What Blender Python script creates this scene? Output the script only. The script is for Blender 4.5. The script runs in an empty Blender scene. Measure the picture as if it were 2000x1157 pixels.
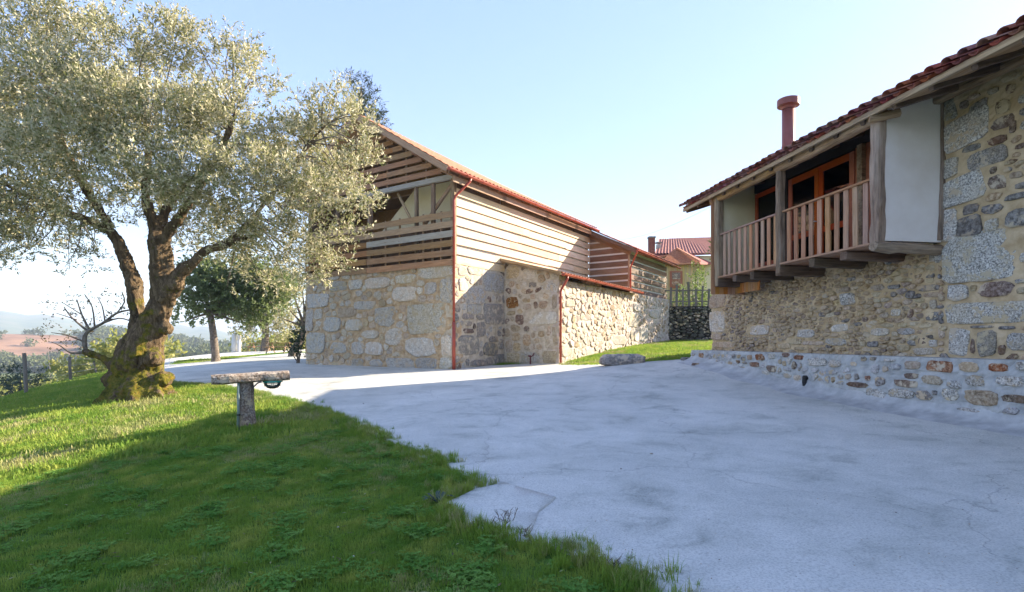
import bpy, math, random
import numpy as np
from mathutils import Vector, Matrix, noise as mnoise
from mathutils.geometry import delaunay_2d_cdt

sc = bpy.context.scene
R = math.radians
rng = random.Random(7)
nr = np.random.default_rng(11)

# ------------------------------------------------------------------ camera, sky, sun, exposure
CAMZ = 1.5
F = 1050.0; PX0 = 1000.0; PY0 = 665.0
cam_d = bpy.data.cameras.new('camera'); cam = bpy.data.objects.new('camera', cam_d)
sc.collection.objects.link(cam)
cam.location = (0, 0, CAMZ); cam.rotation_euler = (R(90), 0, 0)
cam_d.sensor_width = 36; cam_d.lens = 36 * F / 2000
cam_d.shift_y = (PY0 - 578.5) / 2000
cam_d.clip_start = 0.05; cam_d.clip_end = 20000
sc.camera = cam

SUN_AZ = 65.0; SUN_EL = 24.5; SKYV = .84
world = bpy.data.worlds.new('World'); sc.world = world; world.use_nodes = True
wn = world.node_tree; wn.nodes.clear()
sky = wn.nodes.new('ShaderNodeTexSky'); sky.sky_type = 'NISHITA'; sky.sun_disc = False
sky.sun_elevation = R(SUN_EL); sky.sun_rotation = R(SUN_AZ)
sky.air_density = 1.0; sky.dust_density = 0.2; sky.ozone_density = 1.0
bg = wn.nodes.new('ShaderNodeBackground'); bg.inputs['Strength'].default_value = 0.15
wo = wn.nodes.new('ShaderNodeOutputWorld')
gm = wn.nodes.new('ShaderNodeGamma'); gm.inputs['Gamma'].default_value = .42
hs = wn.nodes.new('ShaderNodeHueSaturation'); hs.inputs['Saturation'].default_value = 1.9; hs.inputs['Hue'].default_value = .527; hs.inputs['Value'].default_value = SKYV
wn.links.new(sky.outputs[0], gm.inputs[0]); wn.links.new(gm.outputs[0], hs.inputs['Color']); wn.links.new(hs.outputs[0], bg.inputs[0]); wn.links.new(bg.outputs[0], wo.inputs[0])

sun_d = bpy.data.lights.new('sun', 'SUN'); sun_d.energy = 2.8; sun_d.angle = R(0.5); sun_d.color = (1.0, 0.86, 0.68)
sun = bpy.data.objects.new('sun', sun_d); sc.collection.objects.link(sun)
SD = Vector((math.sin(R(SUN_AZ)) * math.cos(R(SUN_EL)), math.cos(R(SUN_AZ)) * math.cos(R(SUN_EL)), math.sin(R(SUN_EL))))
sun.rotation_euler = SD.to_track_quat('Z', 'Y').to_euler(); sun.location = (30, 20, 40)

sc.view_settings.view_transform = 'Standard'; sc.view_settings.look = 'None'
sc.view_settings.gamma = 1; sc.view_settings.use_curve_mapping = False
sc.view_settings.exposure = 2.72
sc.cycles.max_bounces = 6; sc.cycles.diffuse_bounces = 4; sc.cycles.glossy_bounces = 2
sc.cycles.transparent_max_bounces = 8; sc.cycles.volume_bounces = 0
sc.cycles.use_denoising = True

# ------------------------------------------------------------------ helpers
WM = {}
def P3(x, y, z): return Vector((x, y, z))

def tag(o, label=None, cat=None, group=None, kind=None):
    if label: o['label'] = label
    if cat: o['category'] = cat
    if group: o['group'] = group
    if kind: o['kind'] = kind
    return o

def link(o, parent=None, M=None):
    M = M if M is not None else Matrix.Identity(4)
    sc.collection.objects.link(o)
    WM[o.name] = M
    if parent is not None:
        o.parent = parent
        pm = WM[parent.name]
        B = pm.inverted() @ M
        o.matrix_basis = B
    else:
        o.matrix_basis = M
    return o

def thing(name, label, cat, loc, group=None, rz=0):
    o = bpy.data.objects.new(name, None)
    o.empty_display_size = 0.3
    link(o, None, Matrix.Translation(Vector(loc)) @ Matrix.Rotation(rz, 4, 'Z'))
    return tag(o, label, cat, group)

def mesh_np(name, v, f, mat=None, smooth=False):
    """v (n,3) array, f (m,k) array or list of tuples"""
    me = bpy.data.meshes.new(name)
    if isinstance(f, np.ndarray):
        v = np.asarray(v, dtype=np.float32)
        me.vertices.add(len(v)); me.vertices.foreach_set('co', v.ravel())
        k = f.shape[1]; m = f.shape[0]
        me.loops.add(m * k); me.loops.foreach_set('vertex_index', f.astype(np.int32).ravel())
        me.polygons.add(m); me.polygons.foreach_set('loop_start', np.arange(0, m * k, k, dtype=np.int32))
        me.update(calc_edges=True)
    else:
        me.from_pydata([tuple(p) for p in v], [], f)
    if smooth:
        me.polygons.foreach_set('use_smooth', np.ones(len(me.polygons), dtype=bool))
    if mat: me.materials.append(mat)
    return me

def obj_world(name, v, f, mat, parent=None, smooth=False, center=True):
    """mesh from world coordinates; origin put at its middle"""
    v = np.asarray([tuple(p) for p in v] if not isinstance(v, np.ndarray) else v, dtype=np.float64)
    c = (v.min(0) + v.max(0)) / 2 if center else np.zeros(3)
    me = mesh_np(name, v - c, f, mat, smooth)
    o = bpy.data.objects.new(name, me)
    return link(o, parent, Matrix.Translation(Vector(c)))

_boxcache = {}
def frame(ex, up=Vector((0, 0, 1))):
    ex = Vector(ex).normalized()
    ey = Vector(up).cross(ex)
    if ey.length < 1e-4: ey = Vector((0, 1, 0)).cross(ex) if abs(ex.y) < .9 else Vector((1, 0, 0)).cross(ex)
    ey.normalize(); ez = ex.cross(ey).normalized()
    M = Matrix((ex, ey, ez)).transposed()
    return M.to_4x4()

def box_mesh(lx, ly, lz, mat, ch=0.0):
    key = (round(lx, 2), round(ly, 3), round(lz, 3), mat.name, ch)
    if key in _boxcache: return _boxcache[key]
    x, y, z = lx / 2, ly / 2, lz / 2
    if ch <= 0:
        v = [(-x,-y,-z),(x,-y,-z),(x,y,-z),(-x,y,-z),(-x,-y,z),(x,-y,z),(x,y,z),(-x,y,z)]
        f = [(0,3,2,1),(4,5,6,7),(0,1,5,4),(1,2,6,5),(2,3,7,6),(3,0,4,7)]
    else:
        ring = [(-y+ch,-z),(y-ch,-z),(y,-z+ch),(y,z-ch),(y-ch,z),(-y+ch,z),(-y,z-ch),(-y,-z+ch)]
        v = [(-x,a,b) for a,b in ring] + [(x,a,b) for a,b in ring]
        f = [tuple(reversed(range(8))), tuple(range(8,16))] + [(i,(i+1)%8,8+(i+1)%8,8+i) for i in range(8)]
        f[0] = (7,6,5,4,3,2,1,0)
    me = mesh_np('board', v, f, mat)
    _boxcache[key] = me
    return me

def bar(name, p0, p1, w, h, mat, parent, up=Vector((0,0,1)), ch=0.0):
    """straight box from p0 to p1, w across (local y), h along up (local z)"""
    p0 = Vector(p0); p1 = Vector(p1); d = p1 - p0
    M = Matrix.Translation((p0 + p1) / 2) @ frame(d, up)
    o = bpy.data.objects.new(name, box_mesh(d.length, w, h, mat, ch))
    return link(o, parent, M)

def oldbeam(name, p0, p1, w, h, mat, parent, up=Vector((0,0,1)), jit=0.02, seg=8, ch=0.25, seed=0, bow=0.0):
    """hand-hewn timber or rough stone bar: chamfered ring profile, wandering surface"""
    p0 = Vector(p0); p1 = Vector(p1); d = p1 - p0; L = d.length
    r = random.Random(seed + int(L * 1000))
    y, z = w/2, h/2; c = min(w, h) * ch
    ring = [(-y+c,-z),(0,-z),(y-c,-z),(y,-z+c),(y,0),(y,z-c),(y-c,z),(0,z),(-y+c,z),(-y,z-c),(-y,0),(-y,-z+c)]
    n = len(ring); v = []; f = []
    off = Vector((r.uniform(0,50), r.uniform(0,50), r.uniform(0,50)))
    for i in range(seg + 1):
        t = i / seg; x = -L/2 + L*t
        oy = (mnoise.noise(off + Vector((x*1.2, 0, 0)))) * jit * 1.2; oz = (mnoise.noise(off + Vector((x*1.2, 9, 0)))) * jit * 1.2 + bow*math.sin(t*math.pi)
        s = 1 + (-.06 if i in (0, seg) else 0)
        for a, b in ring:
            q = mnoise.noise(off + Vector((x*4, a*9, b*9))) * jit
            k = 1 + q / max(.03, math.hypot(a, b))
            v.append((x + (r.uniform(-.3,.3)*jit if i in (0, seg) else 0), a*k*s + oy, b*k*s + oz))
    for i in range(seg):
        for j in range(n):
            f.append((i*n+j, i*n+(j+1)%n, (i+1)*n+(j+1)%n, (i+1)*n+j))
    f.append(tuple(reversed(range(n)))); f.append(tuple(range(seg*n, seg*n+n)))
    me = mesh_np(name, v, f, mat)
    o = bpy.data.objects.new(name, me)
    return link(o, parent, Matrix.Translation((p0+p1)/2) @ frame(d, up))

def tube_geo(pts, rad, n=8, cap=True, seed=0, rough=0.0, v0=0):
    pts = [Vector(p) for p in pts]; v = []; f = []
    if not hasattr(rad, '__len__'): rad = [rad]*len(pts)
    prev = None; off = Vector((seed*3.1, seed*1.7, 0))
    for i, p in enumerate(pts):
        t = (pts[min(i+1, len(pts)-1)] - pts[max(i-1, 0)]).normalized()
        if prev is None:
            a = t.cross(Vector((0.13, 0.97, 0.2))).normalized()
        else:
            a = (prev - t * prev.dot(t)).normalized()
        prev = a; b = t.cross(a)
        for j in range(n):
            w = 2*math.pi*j/n; r_ = rad[i]
            if rough: r_ *= 1 + rough * mnoise.noise(off + p*1.3 + (a*math.cos(w)+b*math.sin(w))*1.3)
            q = p + (a*math.cos(w) + b*math.sin(w)) * r_
            v.append(tuple(q))
    for i in range(len(pts)-1):
        for j in range(n):
            f.append((v0+i*n+j, v0+i*n+(j+1)%n, v0+(i+1)*n+(j+1)%n, v0+(i+1)*n+j))
    if cap:
        f.append(tuple(v0+k for k in reversed(range(n)))); f.append(tuple(v0+(len(pts)-1)*n+k for k in range(n)))
    return v, f

def smooth_path(pts, k=4):
    """Catmull-Rom through points given as (x,y,z,r)"""
    out = []
    P = [pts[0]] + list(pts) + [pts[-1]]
    for i in range(1, len(P)-2):
        for j in range(k):
            t = j/k
            q = []
            for c in range(len(pts[0])):
                a,b,c_,d = P[i-1][c],P[i][c],P[i+1][c],P[i+2][c]
                q.append(.5*((2*b)+(-a+c_)*t+(2*a-5*b+4*c_-d)*t*t+(-a+3*b-3*c_+d)*t**3))
            out.append(q)
    out.append(list(pts[-1]))
    return out

class MB:
    def __init__(s): s.v = []; s.f = []
    def add(s, v, f):
        o = len(s.v); s.v += [tuple(p) for p in v]; s.f += [tuple(i+o for i in q) for q in f]; return s
    def box(s, p0, p1, w, h, up=Vector((0,0,1))):
        p0 = Vector(p0); p1 = Vector(p1); d = p1-p0
        M = Matrix.Translation((p0+p1)/2) @ frame(d, up); x,y,z = d.length/2, w/2, h/2
        vs = [M @ Vector(q) for q in [(-x,-y,-z),(x,-y,-z),(x,y,-z),(-x,y,-z),(-x,-y,z),(x,-y,z),(x,y,z),(-x,y,z)]]
        return s.add(vs, [(0,3,2,1),(4,5,6,7),(0,1,5,4),(1,2,6,5),(2,3,7,6),(3,0,4,7)])
    def tube(s, pts, rad, n=8, **k):
        v, f = tube_geo(pts, rad, n, **k); return s.add(v, f)
    def hexa(s, p):   # 8 corners bottom 4, top 4
        a = Vector(p[1])-Vector(p[0]); b_ = Vector(p[3])-Vector(p[0]); c = Vector(p[4])-Vector(p[0])
        if a.cross(b_).dot(c) < 0: p = [p[0],p[3],p[2],p[1],p[4],p[7],p[6],p[5]]
        return s.add(p, [(0,3,2,1),(4,5,6,7),(0,1,5,4),(1,2,6,5),(2,3,7,6),(3,0,4,7)])
    def build(s, name, mat, parent=None, smooth=False):
        return obj_world(name, np.array(s.v), s.f, mat, parent, smooth)

def smoothstep(a, b, x):
    t = np.clip((x-a)/(b-a), 0, 1); return t*t*(3-2*t)

# ------------------------------------------------------------------ materials
def mat_new(name):
    m = bpy.data.materials.new(name); m.use_nodes = True
    nt = m.node_tree; b = nt.nodes['Principled BSDF']
    return m, nt, b

def ramp(nt, fac, stops):
    r = nt.nodes.new('ShaderNodeValToRGB')
    e = r.color_ramp.elements
    while len(e) < len(stops): e.new(0.5)
    for i, (p, c) in enumerate(stops):
        e[i].position = p; e[i].color = (*c, 1) if len(c) == 3 else c
    nt.links.new(fac, r.inputs[0]); return r.outputs[0]

def noise_n(nt, vec, scale, detail=4, rough=.55, dist=0.0):
    n = nt.nodes.new('ShaderNodeTexNoise'); n.inputs['Scale'].default_value = scale
    n.inputs['Detail'].default_value = detail; n.inputs['Roughness'].default_value = rough
    n.inputs['Distortion'].default_value = dist
    if vec is not None: nt.links.new(vec, n.inputs['Vector'])
    return n.outputs[0]

def coords(nt, kind='world', stretch=(1,1,1), rnd=True):
    if kind == 'world':
        g = nt.nodes.new('ShaderNodeNewGeometry'); out = g.outputs['Position']
    else:
        g = nt.nodes.new('ShaderNodeTexCoord'); out = g.outputs['Object']
    mp = nt.nodes.new('ShaderNodeMapping'); nt.links.new(out, mp.inputs['Vector'])
    mp.inputs['Scale'].default_value = stretch
    if rnd and kind != 'world':
        oi = nt.nodes.new('ShaderNodeObjectInfo'); mul = nt.nodes.new('ShaderNodeVectorMath'); mul.operation = 'SCALE'
        cb = nt.nodes.new('ShaderNodeCombineXYZ')
        for k in range(3): nt.links.new(oi.outputs['Random'], cb.inputs[k])
        nt.links.new(cb.outputs[0], mul.inputs[0]); mul.inputs['Scale'].default_value = 137.0
        nt.links.new(mul.outputs[0], mp.inputs['Location'])
    return mp.outputs[0]

def mix(nt, fac, a, b, mode='MIX'):
    m = nt.nodes.new('ShaderNodeMix'); m.data_type = 'RGBA'; m.blend_type = mode
    def s(x, i):
        if isinstance(x, (int, float)): m.inputs[i].default_value = x
        elif isinstance(x, tuple): m.inputs[i].default_value = (*x, 1)
        else: nt.links.new(x, m.inputs[i])
    s(fac, 0); s(a, 6); s(b, 7)
    return m.outputs[2]

def hsv_random(nt, col, vamt=.3, hamt=.01, samt=.15):
    oi = nt.nodes.new('ShaderNodeObjectInfo'); h = nt.nodes.new('ShaderNodeHueSaturation')
    def mr(a, b, mul):
        m = nt.nodes.new('ShaderNodeMath'); m.operation = 'MULTIPLY'; m.inputs[1].default_value = mul
        nt.links.new(oi.outputs['Random'], m.inputs[0])
        fr = nt.nodes.new('ShaderNodeMath'); fr.operation = 'FRACT'; nt.links.new(m.outputs[0], fr.inputs[0])
        r = nt.nodes.new('ShaderNodeMapRange'); r.inputs['To Min'].default_value = a; r.inputs['To Max'].default_value = b
        nt.links.new(fr.outputs[0], r.inputs[0]); return r.outputs[0]
    nt.links.new(mr(1-vamt, 1+vamt, 1), h.inputs['Value'])
    nt.links.new(mr(.5-hamt, .5+hamt, 7.3), h.inputs['Hue'])
    nt.links.new(mr(1-samt, 1+samt, 13.7), h.inputs['Saturation'])
    nt.links.new(col, h.inputs['Color']); return h.outputs[0]

def bump(nt, b, h, strength=.5, dist=.02):
    n = nt.nodes.new('ShaderNodeBump'); n.inputs['Strength'].default_value = strength; n.inputs['Distance'].default_value = dist
    nt.links.new(h, n.inputs['Height']); nt.links.new(n.outputs[0], b.inputs['Normal'])

def stone_mat(name, dark, mid, light, tint, fine=42, tamt=.5, vamt=.18, contrast=.12, smear=(.5,.41,.29)):
    m, nt, b = mat_new(name)
    w = coords(nt, 'world')
    f1 = noise_n(nt, w, fine, 3, .7)
    c = ramp(nt, f1, [(.5-contrast, dark), (.5, mid), (.5+contrast, light)])
    f2 = noise_n(nt, w, 3.1, 4, .6)
    t = ramp(nt, f2, [(.42, (0,0,0)), (.62, (1,1,1))])
    fac = nt.nodes.new('ShaderNodeMath'); fac.operation = 'MULTIPLY'; fac.inputs[1].default_value = tamt; nt.links.new(t, fac.inputs[0])
    c = mix(nt, fac.outputs[0], c, tint)
    f3 = noise_n(nt, w, 9, 5, .65)
    d = ramp(nt, f3, [(.28, (.62,.6,.58)), (.5, (1,1,1))])
    c = mix(nt, 1.0, c, d, 'MULTIPLY')
    if smear:
        sm = ramp(nt, noise_n(nt, w, 4.3, 7, .72), [(.52, (0,0,0)), (.58, (1,1,1))])
        c = mix(nt, sm, c, smear)
    c = hsv_random(nt, c, vamt, .012, .2)
    nt.links.new(c, b.inputs['Base Color']); b.inputs['Roughness'].default_value = .9
    b.inputs['Specular IOR Level'].default_value = .25
    bump(nt, b, noise_n(nt, w, 22, 6, .65), .7, .03)
    return m

def simple_mat(name, c1, c2, scale=8, rough=.8, bstr=.3, bdist=.01, kind='world', stretch=(1,1,1), detail=5, rnd=None, spec=.3, lo=.35, hi=.65):
    m, nt, b = mat_new(name)
    w = coords(nt, kind, stretch)
    f1 = noise_n(nt, w, scale, detail, .6)
    c = ramp(nt, f1, [(lo, c1), (hi, c2)])
    if rnd: c = hsv_random(nt, c, *rnd)
    nt.links.new(c, b.inputs['Base Color']); b.inputs['Roughness'].default_value = rough
    b.inputs['Specular IOR Level'].default_value = spec
    if bstr: bump(nt, b, f1, bstr, bdist)
    return m

def wood_mat(name, c1, c2, grey, gamt=.3, vamt=.2, hamt=.012, knots=True, bstr=.35, gl=.52):
    m, nt, b = mat_new(name)
    w = coords(nt, 'object', (1.3, 16, 16))
    f1 = noise_n(nt, w, 1.6, 6, .65, .4)
    c = ramp(nt, f1, [(.3, c1), (.68, c2)])
    w2 = coords(nt, 'object', (.8, 3, 3))
    f2 = noise_n(nt, w2, 1.5, 4, .6)
    g = ramp(nt, f2, [(gl-.12, (0,0,0)), (gl+.14, (1,1,1))])
    fac = nt.nodes.new('ShaderNodeMath'); fac.operation = 'MULTIPLY'; fac.inputs[1].default_value = gamt; nt.links.new(g, fac.inputs[0])
    c = mix(nt, fac.outputs[0], c, grey)
    if knots:
        v = nt.nodes.new('ShaderNodeTexVoronoi'); v.inputs['Scale'].default_value = 1.4
        nt.links.new(coords(nt, 'object', (1.4, 4, 4)), v.inputs['Vector'])
        k = ramp(nt, v.outputs['Distance'], [(.03, (.35,.22,.15)), (.1, (1,1,1))])
        c = mix(nt, 1.0, c, k, 'MULTIPLY')
    c = hsv_random(nt, c, vamt, hamt, .2)
    nt.links.new(c, b.inputs['Base Color']); b.inputs['Roughness'].default_value = .75
    b.inputs['Specular IOR Level'].default_value = .25
    bump(nt, b, f1, bstr, .012)
    return m

def leaf_mat(name, c1, c2, c3=None, trans=.35, rough=.5, scale=1.3, under=None, spec=.35, fine=14):
    m, nt, b = mat_new(name)
    w = coords(nt, 'world')
    f1 = noise_n(nt, w, scale, 3, .6)
    c = ramp(nt, f1, [(.35, c1), (.65, c2)])
    f2 = noise_n(nt, w, fine, 2, .6)
    c = mix(nt, ramp(nt, f2, [(.45, (0,0,0)), (.72, (1,1,1))]), c, c3 or c2)
    if under:
        g = nt.nodes.new('ShaderNodeNewGeometry')
        c = mix(nt, g.outputs['Backfacing'], c, under)
    nt.links.new(c, b.inputs['Base Color']); b.inputs['Roughness'].default_value = rough
    b.inputs['Specular IOR Level'].default_value = spec
    tr = nt.nodes.new('ShaderNodeBsdfTranslucent'); nt.links.new(c, tr.inputs['Color'])
    ms = nt.nodes.new('ShaderNodeMixShader'); ms.inputs[0].default_value = trans
    out = nt.nodes['Material Output']
    nt.links.new(b.outputs[0], ms.inputs[1]); nt.links.new(tr.outputs[0], ms.inputs[2]); nt.links.new(ms.outputs[0], out.inputs['Surface'])
    return m

M = {}
M['granite'] = stone_mat('granite', (.15,.145,.135), (.46,.44,.405), (.74,.71,.65), (.48,.40,.29), 38, .4)
M['granite_pale'] = stone_mat('granite_pale', (.24,.22,.19), (.58,.54,.47), (.8,.76,.68), (.58,.47,.33), 38, .5)
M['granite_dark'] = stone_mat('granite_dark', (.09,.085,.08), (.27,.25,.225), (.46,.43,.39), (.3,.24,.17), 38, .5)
M['tan_stone'] = stone_mat('tan_stone', (.28,.22,.15), (.45,.36,.26), (.58,.5,.39), (.45,.31,.17), 24, .55)
M['brown_stone'] = stone_mat('brown_stone', (.09,.06,.045), (.2,.145,.11), (.3,.24,.2), (.23,.13,.07), 24, .5)
M['rust_stone'] = stone_mat('rust_stone', (.11,.04,.02), (.27,.12,.055), (.42,.24,.13), (.33,.13,.05), 18, .5, vamt=.25)
M['schist'] = stone_mat('schist', (.11,.10,.095), (.25,.235,.22), (.38,.36,.34), (.22,.18,.14), 20, .5)
M['ochre_stone'] = stone_mat('ochre_stone', (.3,.22,.13), (.50,.39,.26), (.62,.52,.38), (.46,.35,.21), 20, .6, vamt=.14)
M['mauve_stone'] = stone_mat('mauve_stone', (.2,.155,.135), (.36,.29,.25), (.5,.43,.38), (.44,.34,.22), 20, .6, vamt=.2)
M['mud_stone'] = stone_mat('mud_stone', (.32,.25,.17), (.48,.41,.32), (.6,.54,.45), (.52,.40,.27), 26, .6, vamt=.14)
M['pink_stone'] = stone_mat('pink_stone', (.40,.32,.26), (.56,.48,.42), (.68,.62,.56), (.56,.46,.38), 24, .6, vamt=.12)
M['cement_stone'] = stone_mat('cement_stone', (.28,.26,.25), (.44,.42,.41), (.6,.58,.56), (.46,.45,.44), 30, .5, vamt=.2)
M['dry_stone'] = stone_mat('dry_stone', (.035,.033,.03), (.085,.08,.07), (.16,.155,.14), (.06,.075,.035), 18, .7, vamt=.35)
M['mortar'] = simple_mat('mortar_sand', (.40,.27,.15), (.62,.48,.32), 5, .95, .8, .035, detail=8)
M['mortar_ochre'] = simple_mat('mortar_ochre', (.44,.32,.18), (.64,.50,.32), 4, .95, .8, .03, detail=8)
M['mortar_pale'] = simple_mat('mortar_pale', (.42,.35,.26), (.62,.54,.42), 6, .95, .7, .025, detail=8)
M['mortar_pink'] = simple_mat('mortar_pink', (.46,.38,.32), (.64,.56,.49), 6, .95, .8, .03, detail=8)
M['cement'] = simple_mat('cement', (.36,.36,.35), (.54,.54,.52), 4, .92, .6, .02, detail=9)
M['plank_new'] = wood_mat('sawn_plank', (.62,.45,.29), (.80,.65,.46), (.50,.36,.25), .45, .13)
M['plank_dark'] = wood_mat('weathered_plank', (.13,.075,.045), (.26,.155,.09), (.24,.19,.15), .5, .3, .015)
M['slat'] = wood_mat('slat_wood', (.26,.14,.065), (.46,.27,.14), (.28,.2,.14), .35, .22)
M['slat_grey'] = wood_mat('grey_slat', (.30,.28,.25), (.46,.44,.4), (.3,.24,.18), .4, .1)
M['eave_wood'] = wood_mat('eave_wood', (.34,.20,.13), (.50,.33,.23), (.4,.3,.24), .3, .12)
M['dark_wood'] = wood_mat('dark_timber', (.045,.03,.02), (.17,.11,.07), (.26,.2,.15), .3, .3, bstr=1.2)
M['old_wood'] = wood_mat('old_timber', (.065,.042,.026), (.34,.235,.15), (.44,.36,.27), .5, .3, bstr=1.3, gl=.52)
M['old_wood_warm'] = wood_mat('old_timber_warm', (.15,.075,.03), (.56,.35,.17), (.44,.36,.27), .4, .2, bstr=1.3)
M['baluster'] = wood_mat('baluster_wood', (.33,.17,.09), (.56,.33,.2), (.38,.3,.25), .3, .16, knots=False)
M['clad'] = wood_mat('orange_cladding', (.38,.17,.07), (.54,.27,.12), (.5,.3,.15), .2, .1)
M['rafter'] = wood_mat('rafter_wood', (.26,.15,.08), (.44,.28,.17), (.3,.22,.16), .3, .2)
M['door_red'] = wood_mat('red_brown_frame', (.32,.075,.035), (.43,.12,.055), (.3,.1,.05), .1, .05, knots=False, bstr=.1)
M['tile'] = simple_mat('clay_tile', (.20,.06,.045), (.36,.135,.09), 7, .8, .3, .01, rnd=(.28,.02,.2))
M['tile_orange'] = simple_mat('orange_tile', (.50,.20,.10), (.66,.32,.18), 7, .8, .3, .01)
M['red_metal'] = simple_mat('red_metal', (.33,.055,.03), (.40,.075,.04), 3, .38, .05, .003, spec=.5)
M['plaster_white'] = simple_mat('white_plaster', (.78,.71,.65), (.90,.85,.81), 1.2, .9, .3, .01, detail=7)
M['plaster_cream'] = simple_mat('cream_plaster', (.72,.62,.38), (.80,.72,.50), 1.6, .9, .3, .01, detail=7)
M['white_board'] = simple_mat('white_board', (.74,.74,.74), (.82,.82,.81), 2, .6, .05, .004)
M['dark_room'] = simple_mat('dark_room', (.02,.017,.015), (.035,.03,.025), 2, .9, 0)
M['curtain'] = simple_mat('curtain_cloth', (.50,.46,.34), (.58,.54,.42), 6, .9, .2, .004)
M['pipe_green'] = simple_mat('green_pipe', (.19,.26,.22), (.27,.33,.3), 9, .5, .1, .003)
M['black_plastic'] = simple_mat('black_plastic', (.015,.015,.016), (.03,.03,.03), 9, .4, 0)
M['maroon'] = simple_mat('maroon_plastic', (.10,.02,.03), (.16,.04,.05), 9, .5, 0)
M['white_plastic'] = simple_mat('white_plastic', (.7,.7,.68), (.8,.8,.78), 4, .5, 0)
M['teal'] = simple_mat('teal_plastic', (.01,.28,.24), (.02,.4,.34), 4, .35, 0, spec=.5)
M['post_grey'] = wood_mat('fence_post_wood', (.10,.085,.07), (.2,.18,.155), (.24,.23,.21), .5, .2)
M['wire'] = simple_mat('steel_wire', (.12,.12,.12), (.2,.2,.2), 4, .4, 0)
M['yellow_siding'] = wood_mat('yellow_siding', (.5,.34,.14), (.62,.45,.22), (.5,.4,.25), .2, .12)
M['stem'] = simple_mat('dry_stem', (.10,.07,.05), (.2,.15,.1), 20, .8, 0)
M['bark'] = simple_mat('grey_bark', (.10,.08,.065), (.24,.2,.16), 9, .95, .9, .03, detail=7)

def glass_mat(name, tint=(.8,.85,.83)):
    m, nt, b = mat_new(name)
    nt.nodes.remove(b)
    out = nt.nodes['Material Output']
    t = nt.nodes.new('ShaderNodeBsdfTransparent'); t.inputs[0].default_value = (*tint, 1)
    g = nt.nodes.new('ShaderNodeBsdfGlossy'); g.inputs['Roughness'].default_value = .02
    fr = nt.nodes.new('ShaderNodeFresnel'); fr.inputs[0].default_value = 1.5
    ms = nt.nodes.new('ShaderNodeMixShader'); nt.links.new(fr.outputs[0], ms.inputs[0])
    nt.links.new(t.outputs[0], ms.inputs[1]); nt.links.new(g.outputs[0], ms.inputs[2]); nt.links.new(ms.outputs[0], out.inputs['Surface'])
    return m
M['glass'] = glass_mat('window_glass')
M['lamp_glass'] = glass_mat('clear_glass', (.9,.93,.95))

# concrete
def concrete_mat():
    m, nt, b = mat_new('concrete')
    w = coords(nt, 'world')
    big = noise_n(nt, w, .35, 6, .62, .6)
    c = ramp(nt, big, [(.3, (.49,.49,.435)), (.5, (.62,.61,.545)), (.7, (.70,.685,.615))])
    med = noise_n(nt, coords(nt, 'world', (1, 1.15, 1)), 1.3, 9, .68, .5)
    c = mix(nt, 1.0, c, ramp(nt, med, [(.30, (.58,.60,.59)), (.44, (.90,.91,.90)), (.56, (1,1,1)), (.72, (1.08,1.07,1.05))]), 'MULTIPLY')
    fine = noise_n(nt, w, 60, 3, .7)
    c = mix(nt, 1.0, c, ramp(nt, fine, [(.3, (.66,.66,.66)), (.5, (1,1,1)), (.72, (1.14,1.14,1.14))]), 'MULTIPLY')
    # hairline cracks
    v = nt.nodes.new('ShaderNodeTexVoronoi'); v.feature = 'DISTANCE_TO_EDGE'; v.inputs['Scale'].default_value = .28
    wv = nt.nodes.new('ShaderNodeVectorMath'); wv.operation = 'ADD'
    nn = nt.nodes.new('ShaderNodeTexNoise'); nn.inputs['Scale'].default_value = 1.5; nn.inputs['Detail'].default_value = 5
    nt.links.new(w, nn.inputs['Vector']); nt.links.new(w, wv.inputs[0]); nt.links.new(nn.outputs['Color'], wv.inputs[1]); nt.links.new(wv.outputs[0], v.inputs['Vector'])
    cr = ramp(nt, v.outputs['Distance'], [(.0008, (.5,.5,.5)), (.0035, (1,1,1))])
    c = mix(nt, .6, c, mix(nt, 1.0, c, cr, 'MULTIPLY'))
    # dark pits / debris specks
    v2 = nt.nodes.new('ShaderNodeTexVoronoi'); v2.inputs['Scale'].default_value = 2.3; v2.inputs['Randomness'].default_value = 1
    nt.links.new(w, v2.inputs['Vector'])
    c = mix(nt, 1.0, c, ramp(nt, v2.outputs['Distance'], [(.012, (.45,.42,.4)), (.03, (1,1,1))]), 'MULTIPLY')
    nt.links.new(c, b.inputs['Base Color']); b.inputs['Roughness'].default_value = .85; b.inputs['Specular IOR Level'].default_value = .3
    h = nt.nodes.new('ShaderNodeMath'); h.operation = 'MULTIPLY_ADD'; h.inputs[1].default_value = .25
    nt.links.new(fine, h.inputs[0]); nt.links.new(med, h.inputs[2])
    bump(nt, b, h.outputs[0], .55, .03)
    return m
M['concrete'] = concrete_mat()
M['slab'] = simple_mat('pale_slab', (.56,.56,.54), (.68,.67,.65), 6, .85, .3, .01, detail=8)

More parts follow.
